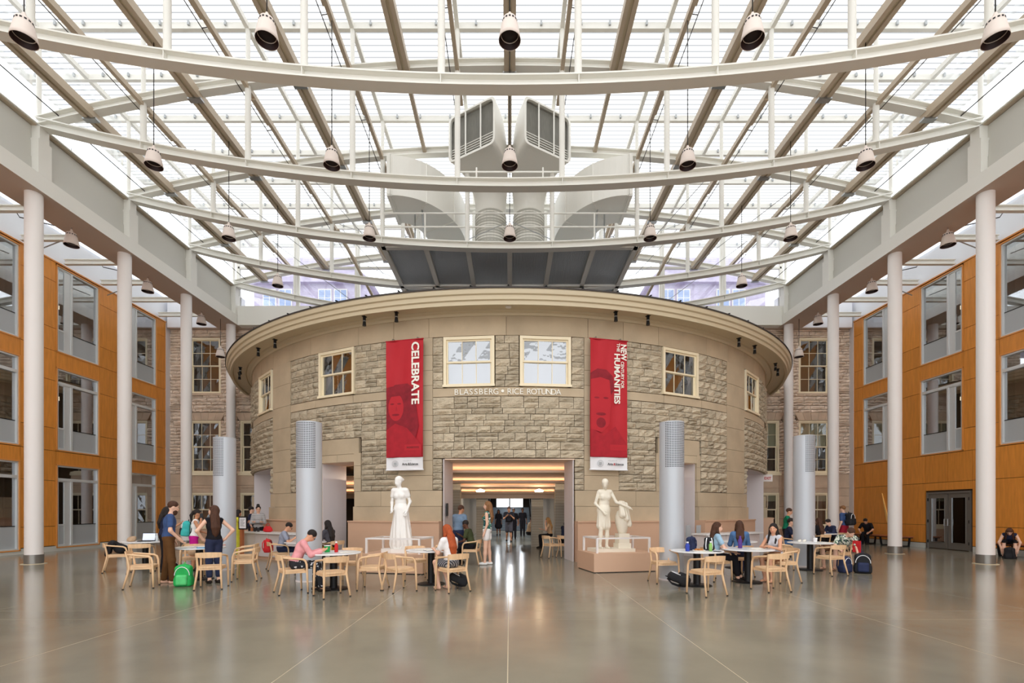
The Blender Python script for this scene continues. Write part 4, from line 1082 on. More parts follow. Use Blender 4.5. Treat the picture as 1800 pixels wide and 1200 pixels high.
def surf(prims, h=.02, k=.03, sub=(), infl=0.0, zmin=None):
    """smooth union of prims -> (verts, quads) by surface nets"""
    lo = np.array([9e9]*3); hi = -lo
    for p in prims:
        if p[0] == 'c':
            r = max(p[3],p[4]); a = np.minimum(p[1],p[2])-r; b = np.maximum(p[1],p[2])+r
        else:
            r = float(p[2].max()); a = p[1]-r; b = p[1]+r
        lo = np.minimum(lo, a); hi = np.maximum(hi, b)
    lo -= 3*h+infl; hi += 3*h+infl
    n = np.ceil((hi-lo)/h).astype(int)+1
    ax = [(lo[i]+h*np.arange(n[i])).astype(np.float32) for i in range(3)]
    X = ax[0][:,None,None]; Y = ax[1][None,:,None]; Z = ax[2][None,None,:]
    f = np.full(tuple(n), 9.0, dtype=np.float32)
    for p in prims:
        # evaluate only near the prim
        if p[0] == 'c': r = max(p[3],p[4]); a = np.minimum(p[1],p[2])-r; b = np.maximum(p[1],p[2])+r
        else: r = float(p[2].max()); a = p[1]-r; b = p[1]+r
        pad = 3*h+infl+2.2*k; i0 = np.maximum(0, np.floor((a-pad-lo)/h).astype(int)); i1 = np.minimum(n, np.ceil((b+pad-lo)/h).astype(int)+1)
        s = tuple(slice(i0[i], i1[i]) for i in range(3))
        d = fdist(p, X[s[0]], Y[:,s[1]], Z[:,:,s[2]]); g = f[s]
        hh = np.clip(.5+.5*(g-d)/k, 0, 1); f[s] = g*(1-hh)+d*hh-k*hh*(1-hh)
    f -= infl
    for p in sub:
        d = fdist(p, X, Y, Z); f = np.maximum(f, -d)
    if zmin is not None: f = np.maximum(f, zmin-Z)
    S_ = f < 0
    c = np.zeros(tuple(n-1), dtype=np.int8)
    for i in (0,1):
        for j in (0,1):
            for q in (0,1): c += S_[i:n[0]-1+i, j:n[1]-1+j, q:n[2]-1+q]
    act = (c > 0) & (c < 8); I = np.argwhere(act); idx = np.full(tuple(n-1), -1, dtype=np.int64); idx[act] = np.arange(len(I))
    pos = np.zeros((len(I),3)); cnt = np.zeros(len(I)); cor = [(i,j,q) for i in (0,1) for j in (0,1) for q in (0,1)]
    for a in range(8):
        for b in range(a+1, 8):
            d = np.array(cor[b])-np.array(cor[a])
            if np.abs(d).sum() != 1: continue
            fa = f[I[:,0]+cor[a][0], I[:,1]+cor[a][1], I[:,2]+cor[a][2]]; fb = f[I[:,0]+cor[b][0], I[:,1]+cor[b][1], I[:,2]+cor[b][2]]
            m = (fa < 0) != (fb < 0); t = np.where(m, fa/np.where(m, fa-fb, 1), 0)
            pos += np.where(m[:,None], np.array(cor[a])+t[:,None]*d, 0); cnt += m
    V = (I+pos/np.maximum(cnt,1)[:,None])*h+lo
    Fc = []
    for axn in range(3):
        A = [slice(1,n[0]-1), slice(1,n[1]-1), slice(1,n[2]-1)]; B = list(A); A[axn] = slice(0,n[axn]-1); B[axn] = slice(1,n[axn])
        sa = S_[tuple(A)]; sb = S_[tuple(B)]; E = np.argwhere(sa != sb)
        if not len(E): continue
        flip = sb[tuple(E.T)]; off = np.array([1,1,1]); off[axn] = 0; E = E+off
        u, v = (axn+1)%3, (axn+2)%3; du = np.zeros(3,int); du[u] = 1; dv = np.zeros(3,int); dv[v] = 1
        q = np.stack([idx[tuple((E-du-dv).T)], idx[tuple((E-dv).T)], idx[tuple(E.T)], idx[tuple((E-du).T)]], 1)
        q[flip] = q[flip][:, ::-1]; Fc.append(q)
    return V, np.concatenate(Fc)
def smesh(name, V, F, mats, parent, extra=None, mi=None):
    V = [tuple(v) for v in V.tolist()]; F = [tuple(q) for q in F.tolist()]; M = [0]*len(F)
    if extra is not None:
        o = len(V); V += extra.V; F += [tuple(i+o for i in q) for q in extra.F]; M += extra.M
    me = bpy.data.meshes.new(name); me.from_pydata(V, [], F)
    for q in mats: me.materials.append(MATS[q])
    if len(mats) > 1: me.polygons.foreach_set('material_index', M)
    me.polygons.foreach_set('use_smooth', [True]*len(F)); me.update()
    ob = bpy.data.objects.new(name, me); COL.objects.link(ob); ob.parent = parent
    return ob
for nm, c in (('skin_fair',(232,186,160)),('skin_warm',(220,164,132)),('skin_tan',(190,134,100)),('skin_brown',(140,92,66)),('skin_dark',(96,62,46))): mat(nm, rgb(*c), .55, 0, .35)
for nm, c in (('hair_black',(34,26,24)),('hair_brown',(78,48,32)),('hair_red',(176,80,36)),('hair_blond',(176,134,86)),('hair_light',(140,98,62))): mat(nm, rgb(*c), .55, 0, .35, .25, 14, .5, 60, (3,3,.4))
cl = {'blue_shirt':(62,84,128),'navy':(36,42,66),'black_cloth':(28,26,30),'brown_trousers':(98,66,36),'pink_knit':(232,160,164),'white_shirt':(238,234,232),'denim':(86,122,168),'dark_denim':(44,50,76),'grey_shirt':(150,156,174),'mustard':(196,142,50),'charcoal':(72,70,76),'olive':(66,72,46),'chambray':(112,132,154),'green_shirt':(24,120,88),'pale_blue':(160,192,214),'magenta':(198,30,140),'yellow':(206,200,64),'khaki':(140,100,72),'crimson':(150,30,50),'tan_cloth':(190,160,130),'shoe_white':(232,230,228),'shoe_dark':(44,36,32),'sandal':(120,84,60),'eye_white':(240,238,235),'lip':(186,96,88),'dress_dark':(40,36,40),'grey_tank':(206,206,212)}
for nm, c in cl.items(): mat(nm, rgb(*c), .85, 0, .2, .10, 9, .25, 25)
patch('floral', [rgb(40,66,64),rgb(222,224,210),rgb(110,140,108),rgb(34,44,58),rgb(206,208,190),rgb(226,228,216)], 36)
patch('leaf_print', [rgb(30,90,86),rgb(220,230,220),rgb(60,140,120),rgb(24,50,70)], 30)
patch('dot_print', [rgb(28,28,34)]*5+[rgb(220,220,224)], 30)
stripes('stripe_knit', rgb(214,210,206), rgb(92,96,106), 9.0, .85, 'Z')
stripes('stripe_skirt', rgb(60,64,74), rgb(170,172,178), 11.0, .85, 'DIAGONAL', .7)

def hand(mb, w, d, out, s, curl=.35):
    """palm comes from the surface; five bent fingers as chains rooted in it"""
    w = Vector(w); d = Vector(d).normalized(); out = Vector(out); out = (out-d*out.dot(d)).normalized(); pn = d.cross(out).normalized()
    for i, (o, L) in enumerate(((.028,.062),(.010,.072),(-.009,.068),(-.026,.054))):
        p = w+d*(.075*s)+out*(o*s); c = pn*curl
        mb.tube([p-d*.02*s, p+d*(L*.45*s), p+(d+c*.55).normalized()*(L*.8*s), p+(d+c*1.0).normalized()*(L*1.08*s)],[.0095*s,.009*s,.0085*s,.006*s],5)
    p = w+d*(.025*s)+out*(.03*s)
    mb.tube([p-out*.012*s, p+(out*.75+d*.8).normalized()*.03*s, p+(out*.5+d+pn*curl*.5).normalized()*.058*s],[.0115*s,.0105*s,.007*s],5)

def person(label, x, y, heading, H=1.70, pose='stand', lean=0.0, side=0.0, hy=0.0, hp=0.0, aL=None, aR=None, lL=None, lR=None, top=None, sleeve=.5, bottom=None, leg=2.0, skirt=None, shoes='shoe_dark', hair=('short','hair_brown'), skin='skin_fair', fem=True, beard=None, seat=.47, h=.02, glasses=False, z0=0.0, statue=None, name='person', cat='person', group=None, wide=1.0, top2=None, root=None):
    s = H/1.72; rt = root or thing(name, label, cat, (x,y,z0), math.radians(heading), group)
    zp = .93*s if pose == 'stand' else seat+.095*s
    ln = math.radians(lean); sdl = math.radians(side)
    sp = nv((math.sin(sdl), math.sin(ln)*math.cos(sdl), math.cos(ln)*math.cos(sdl))); pel = nv((0,0,zp)); Rt = rotm(0, ln)
    at = lambda t: pel+sp*(t*s)
    sw = (.158 if fem else .182)*s*wide; shc = at(.455); nb = at(.515)
    fwd = nv((0, math.cos(ln), -math.sin(ln)))
    hr = rotm(math.radians(hy), ln*.75+math.radians(hp)); hup = hr@nv((0,0,1)); hc = nb+hup*(.150*s)+ (hr@nv((0,.015*s,0)))
    torso = [ell(at(.03),(.155*s*wide,.112*s*wide,.12*s),Rt), ell(at(.18),((.122 if fem else .142)*s*wide,.095*s*wide,.13*s),Rt), ell(at(.34),((.142 if fem else .165)*s*wide,.105*s*wide,.15*s),Rt), cap(shc+nv((-sw*.8,0,0)),shc+nv((sw*.8,0,0)),.058*s)]
    if fem: torso += [ell(at(.33)+fwd*.07*s+nv((q*.065*s,0,0)),(.055*s,.05*s,.055*s),Rt) for q in (-1,1)]
    neck = [cap(at(.48), hc-hup*.03*s, .050*s, .046*s)]
    hd = lambda v: hc+hr@(nv(v)*s)
    headp = [ell(hd((0,-.010,.030)),(.074*s,.094*s,.096*s),hr), ell(hd((0,.022,-.040)),(.056*s,.066*s,.074*s),hr), cap(hd((0,.088,.005)),hd((0,.104,-.022)),.010*s,.013*s)]
    headp += [ell(hd((q*.076,-.005,-.005)),(.012*s,.02*s,.03*s),hr) for q in (-1,1)]
    headp += [ell(hd((0,.078,-.055)),(.026*s,.012*s,.008*s),hr)]
    legs = []; arms = []; feet = []; shoesP = []; ex = MB(); legj = []; armj = []
    for q, A, Lg in ((-1,aL,lL),(1,aR,lR)):
        hip = pel+nv((q*.082*s,0,-.02*s))
        if Lg is None: Lg = ((.088,.02,.49),(.092,-.02,.085)) if pose == 'stand' else ((.10,.44,(seat+.055)/s),(.10,.42,.085))
        kn = nv((q*Lg[0][0],Lg[0][1],Lg[0][2]))*s; an = nv((q*Lg[1][0],Lg[1][1],Lg[1][2]))*s
        legj.append((hip,kn,an)); legs += [cap(hip,kn,.082*s*wide,.055*s), cap(kn,kn+(an-kn)*.45,.052*s,.052*s), cap(kn+(an-kn)*.4,an,.052*s,.034*s)]
        tf = Lg[2] if len(Lg) > 2 else (0,1); td = nv((q*tf[0],tf[1],0)); td = td/np.linalg.norm(td)
        heel = nv((an[0],an[1],max(.035,an[2]-.055*s)))-td*.03*s; toe = nv((an[0],an[1],heel[2]-.008))+td*.155*s
        feet += [cap(heel,toe,.034*s,.026*s), cap(an,heel+td*.05*s,.034*s,.03*s)]
        shoesP.append([cap(heel,heel+td*.11*s,.042*s,.042*s), cap(heel+td*.08*s,toe,.042*s,.033*s)])
        sh = shc+nv((q*sw,0,0))
        if A is None: A = ((.05,-.03,-.28),(.06,.05,-.52))
        el = sh+nv((q*A[0][0],A[0][1],A[0][2]))*s; wr = sh+nv((q*A[1][0],A[1][1],A[1][2]))*s
        armj.append((sh,el,wr)); arms += [cap(sh,el,.047*s*wide,.036*s), cap(el,wr,.037*s,.026*s)]
        hdv = A[2] if len(A) > 2 else None
        d = (nv((q*hdv[0],hdv[1],hdv[2])) if hdv else wr-el); d = d/np.linalg.norm(d)
        arms.append(cap(wr,wr+d*.07*s,.028*s,.030*s)); hand(ex, wr, d, (-q,0.25,.2), s)
    for q in (-1,1):
        c = hd((q*.030,.074,.008)); ex.sphere(c,.0110*s,.0105*s,.0058*s,8,5,1); c = hd((q*.030,.0825,.008)); ex.sphere(c,.0052*s,.0045*s,.0052*s,6,4,2); ex.tube([hd((q*.016,.086,.024)),hd((q*.030,.084,.029)),hd((q*.046,.074,.025))],.0028*s,4,2)
    skm = statue or skin; V, F = surf(torso+neck+headp+legs+arms+feet, h, .028*s)
    body = smesh('body', V, F, [skm, statue or 'eye_white', statue or 'hair_black'], rt, ex)
    if not statue and fem:
        m = MB(); m.sphere((0,0,0),.024*s,.006*s,.008*s,8,5); o = m.build('lips','lip',body,True); M4 = Matrix([list(r) for r in hr.tolist()]).to_4x4(); M4.translation = Vector(hd((0,.092,-.055)).tolist()); o.matrix_local = M4
    # ---- clothes
    if top:
        pr = list(torso[1:]); pr.append(ell(at(.06),(.150*s*wide,.112*s*wide,.10*s),Rt))
        for (sh,el,wr) in armj:
            if sleeve > 0: pr.append(cap(sh, sh+(el-sh)*min(1,sleeve), .047*s*wide, .046*s*wide if sleeve < .9 else .040*s))
            if sleeve > 1: pr.append(cap(el, el+(wr-el)*(sleeve-1), .044*s, .036*s))
        V, F = surf(pr, h, .03*s, infl=.014*s); smesh('top', V, F, [top], rt)
    if top2:
        pr = [ell(at(.33),(.150*s,.115*s,.17*s),Rt)]; V, F = surf(pr, h, .03, infl=.0); smesh('under_shirt', V, F, [top2], rt)
    if bottom:
        pr = [torso[0], ell(at(.10),(.130*s*wide,.104*s*wide,.07*s),Rt)]
        for (hip,kn,an) in legj:
            pr.append(cap(hip, hip+(kn-hip)*min(1,leg), .088*s*wide, (.062 if leg > .9 else .088)*s))
            if leg > 1: pr += [cap(kn, kn+(an-kn)*(leg-1)*.97, .062*s, .052*s)]
        V, F = surf(pr, h, .03*s, infl=.010*s); smesh('trousers' if leg > 1 else 'shorts', V, F, [bottom], rt)
    if skirt:
        mt_, r0, r1, z1 = skirt; kn0 = (legj[0][1]+legj[1][1])/2
        if pose == 'stand': pr = [torso[0], ell(at(.12),(.13*s,.105*s,.10*s),Rt)]+[cap(at(0.0), nv((q*.06*s,0.01,z1)), r0*s, r1*s) for q in (-1,1)]
        else: pr = [torso[0], ell(at(.12),(.13*s,.105*s,.10*s),Rt)]+[cap(hip, hip+(kn-hip)*z1, r0*s, r1*s) for (hip,kn,an) in legj]
        V, F = surf(pr, h, .05*s, infl=.006, zmin=.012)
        if statue:
            a = np.arctan2(V[:,1], V[:,0]); w_ = np.clip((zp-V[:,2])/.5, 0, 1)*(.012*np.sin(a*13+V[:,2]*2.5)+.008*np.sin(a*7-V[:,2]*4)); V = V.copy(); V[:,0] += np.cos(a)*w_; V[:,1] += np.sin(a)*w_
        smesh('skirt' if not statue else 'drapery', V, F, [mt_], rt)
    if shoes and not statue:
        for pr in shoesP:
            V, F = surf(pr, .016, .015, infl=.004 if shoes != 'sandal' else -.016, zmin=.004)
            smesh('shoe', V, F, [shoes], rt)
    # ---- hair
    st, hm = hair
    if statue: hm = statue
    if st != 'bald':
        pr = [ell(hd((0,-.022,.045)),(.085*s,.100*s,.094*s),hr)]; sub = [ell(hd((0,.115,-.028)),(.085*s,.075*s,.098*s),hr)]
        if st in ('long','verylong'):
            Ln = .34 if st == 'long' else .46
            back = nv((0,-1,0))@np.array(rotm(math.radians(hy)*.5)).T
            a = hd((0,-.06,.01)); b1_ = nb-fwd*.075*s+sp*.02*s; b2_ = nb-fwd*.115*s-sp*(Ln*.45)*s; b3_ = nb-fwd*.105*s-sp*(Ln*.85)*s; pr += [cap(a,b1_,.078*s,.066*s), cap(b1_,b2_,.064*s,.058*s), cap(b2_,b3_,.056*s,.034*s)]
            for q in (-1,1): pr += [cap(b1_+nv((q*.05*s,0,0)),b2_+nv((q*.055*s,0,0)),.045*s,.04*s), cap(b2_+nv((q*.055*s,0,0)),b3_+nv((q*.045*s,0,.03)),.04*s,.02*s)]
            for q in (-1,1): a = hd((q*.072,-.02,.02)); e_ = shc+nv((q*.095*s,0,0))+fwd*.125*s-sp*.10*s; pr += [cap(a, hd((q*.080,-.01,-.09)), .032*s, .030*s), cap(hd((q*.080,-.01,-.09)), e_, .030*s, .022*s)]
        elif st == 'bob':
            for q in (-1,0,1): a = hd((q*.07,-.04,.02)); pr.append(cap(a, hd((q*.075,-.05,-.09)), .04*s, .035*s))
        elif st == 'chignon': pr.append(ell(hd((0,-.125,.03)),(.045*s,.045*s,.045*s),hr))
        elif st == 'bun': pr.append(ell(hd((0,-.06,.15)),(.055*s,.055*s,.05*s),hr))
        elif st == 'pony':
            a = hd((0,-.11,.05)); pr += [cap(a, a+nv((0,-.05,-.10))*s, .035*s, .04*s), cap(a+nv((0,-.05,-.10))*s, a+nv((0,-.04,-.30))*s, .04*s, .025*s)]
        V, F = surf(pr, min(h,.018), .02*s, sub=sub); smesh('hair', V, F, [hm], rt)
    if beard:
        pr = [ell(hd((0,.040,-.075)),(.058*s,.058*s,.062*s),hr), ell(hd((0,.06,-.11)),(.042*s,.04*s,.05*s),hr)]; V, F = surf(pr, .014, .02, sub=[ell(hd((0,.10,-.03)),(.045*s,.06*s,.03*s),hr)]); smesh('beard', V, F, [beard], rt)
    if glasses:
        m = MB()
        for q in (-1,1): m.tube([hd((q*.034+.024*math.cos(t*math.pi/5),.097,.006+.019*math.sin(t*math.pi/5))) for t in range(11)],.003,4); m.tube([hd((q*.058,.095,.008)),hd((q*.078,.0,.01))],.003,4)
        m.tube([hd((-.01,.098,.01)),hd((.01,.098,.01))],.003,4); m.build('glasses','black_metal',rt)
    return rt
def wpos(rt, v): return Matrix.Translation(rt.location) @ Matrix.Rotation(rt.rotation_euler.z,4,'Z') @ Vector(v)
# arm presets (relative to the shoulder, x outwards)
HANG = None
TABLE = ((.05,.10,-.26),(-.02,.33,-.20))
LAP = ((.04,.06,-.28),(-.06,.26,-.33))
HIPS = ((.20,-.10,-.22),(.06,-.02,-.42),(-.6,.5,-.5))
POCKET = ((.06,-.08,-.27),(.04,.06,-.48))
READ = ((.04,.12,-.26),(-.08,.30,-.13))
PHONE = ((.10,.10,-.24),(.0,.14,.06),(-.3,-.1,.9))
CROSS = ((.06,.04,-.27),(-.20,.20,-.24),(-1,.1,.1))
# ============================================================ STATUES
def statue_plinth(lab, labr, x0, y0, x1, y1):
    a = math.atan2(y1-y0, x1-x0); L = math.hypot(x1-x0,y1-y0); c = Vector(((x0+x1)/2,(y0+y1)/2,0)); nrm = Vector((-math.sin(a),math.cos(a),0))
    c2 = c+nrm*.62
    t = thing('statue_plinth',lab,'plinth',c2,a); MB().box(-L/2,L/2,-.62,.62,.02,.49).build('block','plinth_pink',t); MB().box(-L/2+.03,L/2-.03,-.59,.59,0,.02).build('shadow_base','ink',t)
    r = thing('barrier_rail',labr,'rail',(c2.x,c2.y,.49),a,'white statue rails'); lx, ly = L/2-.14,.48
    for q in (-1,1):
        for w_ in (-1,1): MB().box(q*lx-.025,q*lx+.025,w_*ly-.025,w_*ly+.025,0,.40).build('post','white_paint',r)
    for w_ in (-1,1): MB().box(-lx-.025,lx+.025,w_*ly-.02,w_*ly+.02,.36,.40).build('top_rail','white_paint',r)
    for q in (-1,1): MB().box(q*lx-.02,q*lx+.02,-ly,ly,.36,.40).build('side_rail','white_paint',r)
    return c2, a
c2, a2 = statue_plinth('low terracotta box plinth under the left statue','white square barrier rail round the left statue',-3.84,12.45,-2.16,12.12)
t = thing('draped_statue','white plaster statue of a standing draped woman, left of the doorway','statue',(c2.x+.02,c2.y,.49),a2)
MB().prism([(.48*math.cos(2*math.pi*i/9+.2)*(1+.1*(i%3)),.32*math.sin(2*math.pi*i/9+.2)) for i in range(9)],'z',0,.10).build('statue_base','plaster',t)
person('',0,0,0,1.93,'stand',2,3,-25,8,((.07,-.06,-.26),(.05,.10,-.48)),((.05,-.02,-.28),(-.02,.15,-.44)),((.07,.10,.53),(.10,.06,.13)),((.09,.0,.49),(.09,-.02,.085)),top='plaster',sleeve=.45,skirt=('plaster',.155,.205,.16),hair=('chignon','plaster'),statue='plaster',root=(b1 := bpy.data.objects.new('figure',None)),h=.02,shoes=None,fem=True)
COL.objects.link(b1); b1.parent = t; b1.location = (0,0,.07); b1.rotation_euler = (0,0,math.pi)
c3, a3 = statue_plinth('low terracotta box plinth under the right statue','white square barrier rail round the right statue',2.14,12.42,3.84,12.78)
t = thing('draped_statue','cream plaster statue of a woman with one hand on a draped urn','statue',(c3.x-.18,c3.y,.49),a3)
MB().box(-.50,.62,-.30,.32,0,.09).build('statue_base','plaster_cream',t)
person('',0,0,0,1.88,'stand',3,-3,-22,22,((.10,.10,-.25),(.34,.22,-.36),(.9,.1,-.4)),((.08,-.02,-.28),(-.05,.14,-.47)),None,((.09,.06,.50),(.10,.02,.085)),top='plaster_cream',sleeve=.0,skirt=('plaster_cream',.14,.115,.62),hair=('chignon','plaster_cream'),statue='plaster_cream',root=(b2 := bpy.data.objects.new('figure',None)),h=.02,shoes=None)
COL.objects.link(b2); b2.parent = t; b2.location = (-.16,0,.08); b2.rotation_euler = (0,0,math.pi)
MB().box(.20,.56,-.17,.17,.09,.22).build('urn_block','plaster_cream',t); MB().box(.23,.53,-.14,.14,.22,.48).build('urn_block','plaster_cream',t)
MB().lathe([(.10,.48),(.12,.52),(.15,.62),(.19,.80),(.19,.95),(.14,1.08),(.08,1.12),(.09,1.20),(.11,1.24)],22,(.38,0,0),caps=True).build('urn','plaster_cream',t,True)
pr = [cap((.30,-.10,1.28),(.30,-.20,.98),.07,.09), cap((.36,-.08,1.30),(.42,-.18,.88),.06,.08), cap((.46,-.06,1.22),(.54,-.12,.72),.06,.07), cap((.30,-.05,1.30),(.46,-.02,1.26),.07,.07)]
V, F = surf(pr,.02,.03); V = V.copy(); V[:,1] += .012*np.sin(V[:,0]*70+V[:,2]*6); smesh('urn_drapery',V,F,['plaster_cream'],t)
# ============================================================ CHAIRS AND TABLES
def make_chair(lab, loc, rz):
    t = thing('wooden_armchair',lab,'chair',loc,rz,'blond wooden armchairs')
    for q in (-1,1):
        # front leg bends over into the arm
        MB().tube([(q*.255,.225,0),(q*.250,.215,.30),(q*.245,.205,.55),(q*.243,.180,.625),(q*.242,.13,.655),(q*.24,.0,.672),(q*.235,-.14,.69),(q*.215,-.22,.70)],[.017,.021,.021,.021,.021,.020,.020,.018],8).build('arm_leg','oak',t,True)
        MB().tube([(q*.245,-.285,0),(q*.215,-.215,.30),(q*.205,-.19,.44),(q*.21,-.215,.60),(q*.215,-.235,.70)],[.016,.021,.023,.020,.016],8).build('leg','oak',t,True)
        for (x,y) in ((q*.255,.225),(q*.245,-.285)): MB().lathe([(.0185,0),(.0185,.018),(.017,.02)],8,(x,y,0)).build('foot_cap','shoe_dark',t)
    n = 22; pts = [(math.copysign(abs(math.cos(2*math.pi*i/n))**.55,math.cos(2*math.pi*i/n))*.235, math.copysign(abs(math.sin(2*math.pi*i/n))**.55,math.sin(2*math.pi*i/n))*.225) for i in range(n)]
    m = MB(); m.add([(x,y,.435) for x,y in pts]+[(x,y,.465) for x,y in pts]+[(x*.9,y*.9,.47) for x,y in pts]+[(x*.5,y*.5,.458) for x,y in pts]+[(0,0,.455)],
        [tuple(range(n-1,-1,-1))]+[(r*n+i,r*n+(i+1)%n,(r+1)*n+(i+1)%n,(r+1)*n+i) for r in range(3) for i in range(n)]+[(3*n+i,3*n+(i+1)%n,4*n) for i in range(n)]); m.build('seat','oak',t,'edge')
    m = MB(); m.box(-.21,.21,-.20,-.17,.39,.44); m.box(-.22,.22,.17,.20,.39,.44)
    for q in (-1,1): m.box(q*.205-.015,q*.205+.015,-.17,.17,.39,.44)
    m.build('seat_frame','oak',t)
    vs = []; k = 10
    for i in range(k+1):
        u = -1+2*i/k; y = -.275+.055*u*u; hh = .055-.012*u*u; x = u*.235
        vs += [(x,y,.695-hh),(x,y-.022,.695-hh),(x,y-.030,.70+hh),(x,y-.012,.70+hh)]
    fs = [(0,1,2,3),tuple(4*k+j for j in (3,2,1,0))]
    for i in range(k):
        for j in range(4): fs.append((4*i+j,4*i+4+j,4*i+4+(j+1)%4,4*i+(j+1)%4))
    m = MB(); m.add(vs,fs); m.build('backrest','oak',t,'edge')
    return t
csrc = None
CH = []
def chair(x, y, deg, lab):
    global csrc
    if csrc is None: csrc = make_chair(lab,(x,y,0),math.radians(deg)); o = csrc
    else: o = dup(csrc,(x,y,0),math.radians(deg),lab)
    CH.append(o); return o
tsr = None
def table(x, y, lab, r=.54):
    global tsr
    if tsr is None:
        t = thing('round_table',lab,'table',(x,y,0),0,'round cafe tables'); 
        MB().lathe([(.001,.715),(r-.01,.715),(r,.722),(r,.735),(r-.008,.742),(.001,.742)],36).build('table_top','marble',t,'edge')
        MB().lathe([(.001,.70),(.2,.70),(.2,.715),(.001,.716)],20).build('top_plate','black_metal',t)
        MB().lathe([(.075,.02),(.075,.70)],20).build('pedestal','black_metal',t,True)
        MB().lathe([(.30,0),(.30,.012),(.28,.022),(.08,.03),(.076,.05)],32).build('base_plate','black_metal',t,'edge'); tsr = t; return t
    return dup(tsr,(x,y,0),0,lab)
T1 = (-10.05,13.5); T2 = (-7.2,11.35); T3 = (-3.58,9.95); T4 = (-1.70,10.6); T5 = (3.98,10.4); T6 = (5.28,10.85); T7 = (8.04,13.1); T8 = (-5.55,13.3); T9 = (11.6,18.2); T10 = (6.3,13.6)
table(*T1,'round white table with the open laptop'); table(*T2,'round white table strewn with papers behind the man in the blue shirt'); table(*T3,'round white table with green cup and red bottle'); table(*T4,'round white table where the red haired woman reads')
table(*T5,'round white table with lunch and bags beside the right air column'); table(*T6,'round white table with the purple bottle'); table(*T7,'round white table with white cup by the far right air column'); table(*T8,'small white table of the reader behind the left air column'); table(*T9,'white table at the back before the right stone wall'); table(*T10,'white table behind the woman in the denim shirt')
chair(-10.22,12.75,-56,'wooden armchair with a black coat over its back at the laptop table')
chair(-9.45,12.55,27,'wooden armchair with its back to the camera at the laptop table')
chair(-7.60,10.15,-66,'wooden armchair just behind the man in the blue shirt')
chair(-7.75,12.0,205,'wooden armchair facing the camera at the paper strewn table')
chair(-6.12,10.05,18,'wooden armchair with its back to the camera before the woman in black')
chair(-6.05,11.2,106,'wooden armchair turned left at the right of the woman in black')
chair(-6.72,12.45,108,'wooden armchair behind, turned left, right of the woman in black')
chair(-4.22,9.50,-54,'wooden armchair on which the reader in pink sits')
chair(-3.32,9.12,40,'wooden armchair nearest the camera at the table with the red bottle')
chair(-2.80,9.95,90,'wooden armchair turned left between the left statue plinth and the red bottle table')
chair(-3.55,10.80,178,'wooden armchair on the far side of the red bottle table')
chair(-6.25,13.25,-58,'wooden armchair with a red backpack on its back')
chair(-5.0,13.75,60,'wooden armchair of the long haired woman beside the left air column')
chair(-2.18,9.72,-48,'empty wooden armchair left of the red haired woman')
chair(-1.14,9.72,37,'wooden armchair on which the red haired woman sits')
chair(-2.18,11.35,195,'wooden armchair facing the camera before the left statue plinth')
chair(-1.58,11.75,180,'wooden armchair facing the camera behind the red haired woman')
chair(-1.12,14.35,80,'wooden armchair of the man in olive at the doorway')
chair(1.42,16.6,-60,'wooden armchair just inside the doorway, left of a pair'); chair(1.95,16.6,-60,'wooden armchair just inside the doorway, right of a pair')
chair(3.42,10.86,-173,'wooden armchair turned right against the right air column')
chair(3.72,9.28,20,'empty wooden armchair nearest the camera on the right')
chair(4.72,11.2,-70,'wooden armchair of the woman with bare shoulders')
chair(5.2,9.78,10,'empty wooden armchair before the table with the purple bottle')
chair(6.10,10.95,96,'wooden armchair of the smiling woman'); chair(5.58,11.95,10,'wooden armchair of the woman in the denim shirt')
chair(7.95,12.15,15,'empty wooden armchair before the far right table'); chair(7.35,13.3,-90,'wooden armchair turned right beside the far right air column'); chair(8.95,13.35,100,'wooden armchair of the man in the floral shirt')
chair(9.0,15.9,-90,'wooden armchair of the seated man in navy behind the far right air column'); chair(11.1,17.5,15,'wooden armchair with its back to the camera at the back table'); chair(12.3,18.4,100,'wooden armchair turned left at the back table')
chair(-8.85,13.75,90,'wooden armchair turned left at the laptop table behind the talkers')
for nm,c in (('cl_green',(40,168,84)),('cl_red',(206,40,44)),('cl_teal',(60,176,172)),('cl_black',(30,30,34)),('cl_navy',(40,48,80)),('cl_purple',(96,62,140)),('cl_blue',(60,80,180)),('cl_paper',(236,232,222)),('cl_lightgreen',(90,200,120)),('cl_cyan',(60,150,200)),('cl_yellowgreen',(150,200,110))): mat(nm, rgb(*c), .7, 0, .3, .12, 8)
# ============================================================ PEOPLE
p1 = person('bearded man in blue T-shirt and brown trousers standing at the left tables',-7.46,10.70,-54,1.80,'stand',3,0,0,14,POCKET,((.08,.0,-.28),(.02,.16,-.46)),((.09,-.02,.49),(.10,-.08,.085)),((.09,.05,.49),(.10,.06,.085)),'blue_shirt',.62,'brown_trousers',2.0,shoes='sandal',hair=('short','hair_brown'),fem=False,beard='hair_brown',wide=1.0,h=.018)
p2 = person('woman in black sleeveless top with hands on hips, seen from behind',-6.50,10.75,48,1.70,'stand',0,0,44,0,HIPS,HIPS,None,None,'black_cloth',0,'dark_denim',1.8,shoes='shoe_dark',hair=('verylong','hair_brown'),h=.018)
person('dark haired woman standing behind the bearded man',-8.98,12.7,-55,1.69,'stand',4,0,0,10,HANG,READ,None,None,'navy',.5,'black_cloth',2.0,hair=('long','hair_black'),skin='skin_tan',h=.024)
p4 = person('woman in white top and magenta shorts on the phone, teal backpack on her back',-8.30,12.85,-62,1.62,'stand',6,0,0,4,LAP,PHONE,None,None,'white_shirt',0,'magenta',.5,hair=('pony','hair_black'),skin='skin_tan',h=.022)
person('woman in a long yellow dress by the cafe counter',-9.05,16.2,-50,1.62,'stand',2,0,0,12,READ,READ,None,None,'yellow',.2,None,0,('yellow',.14,.20,.25),hair=('long','hair_black'),skin='skin_tan',h=.026)
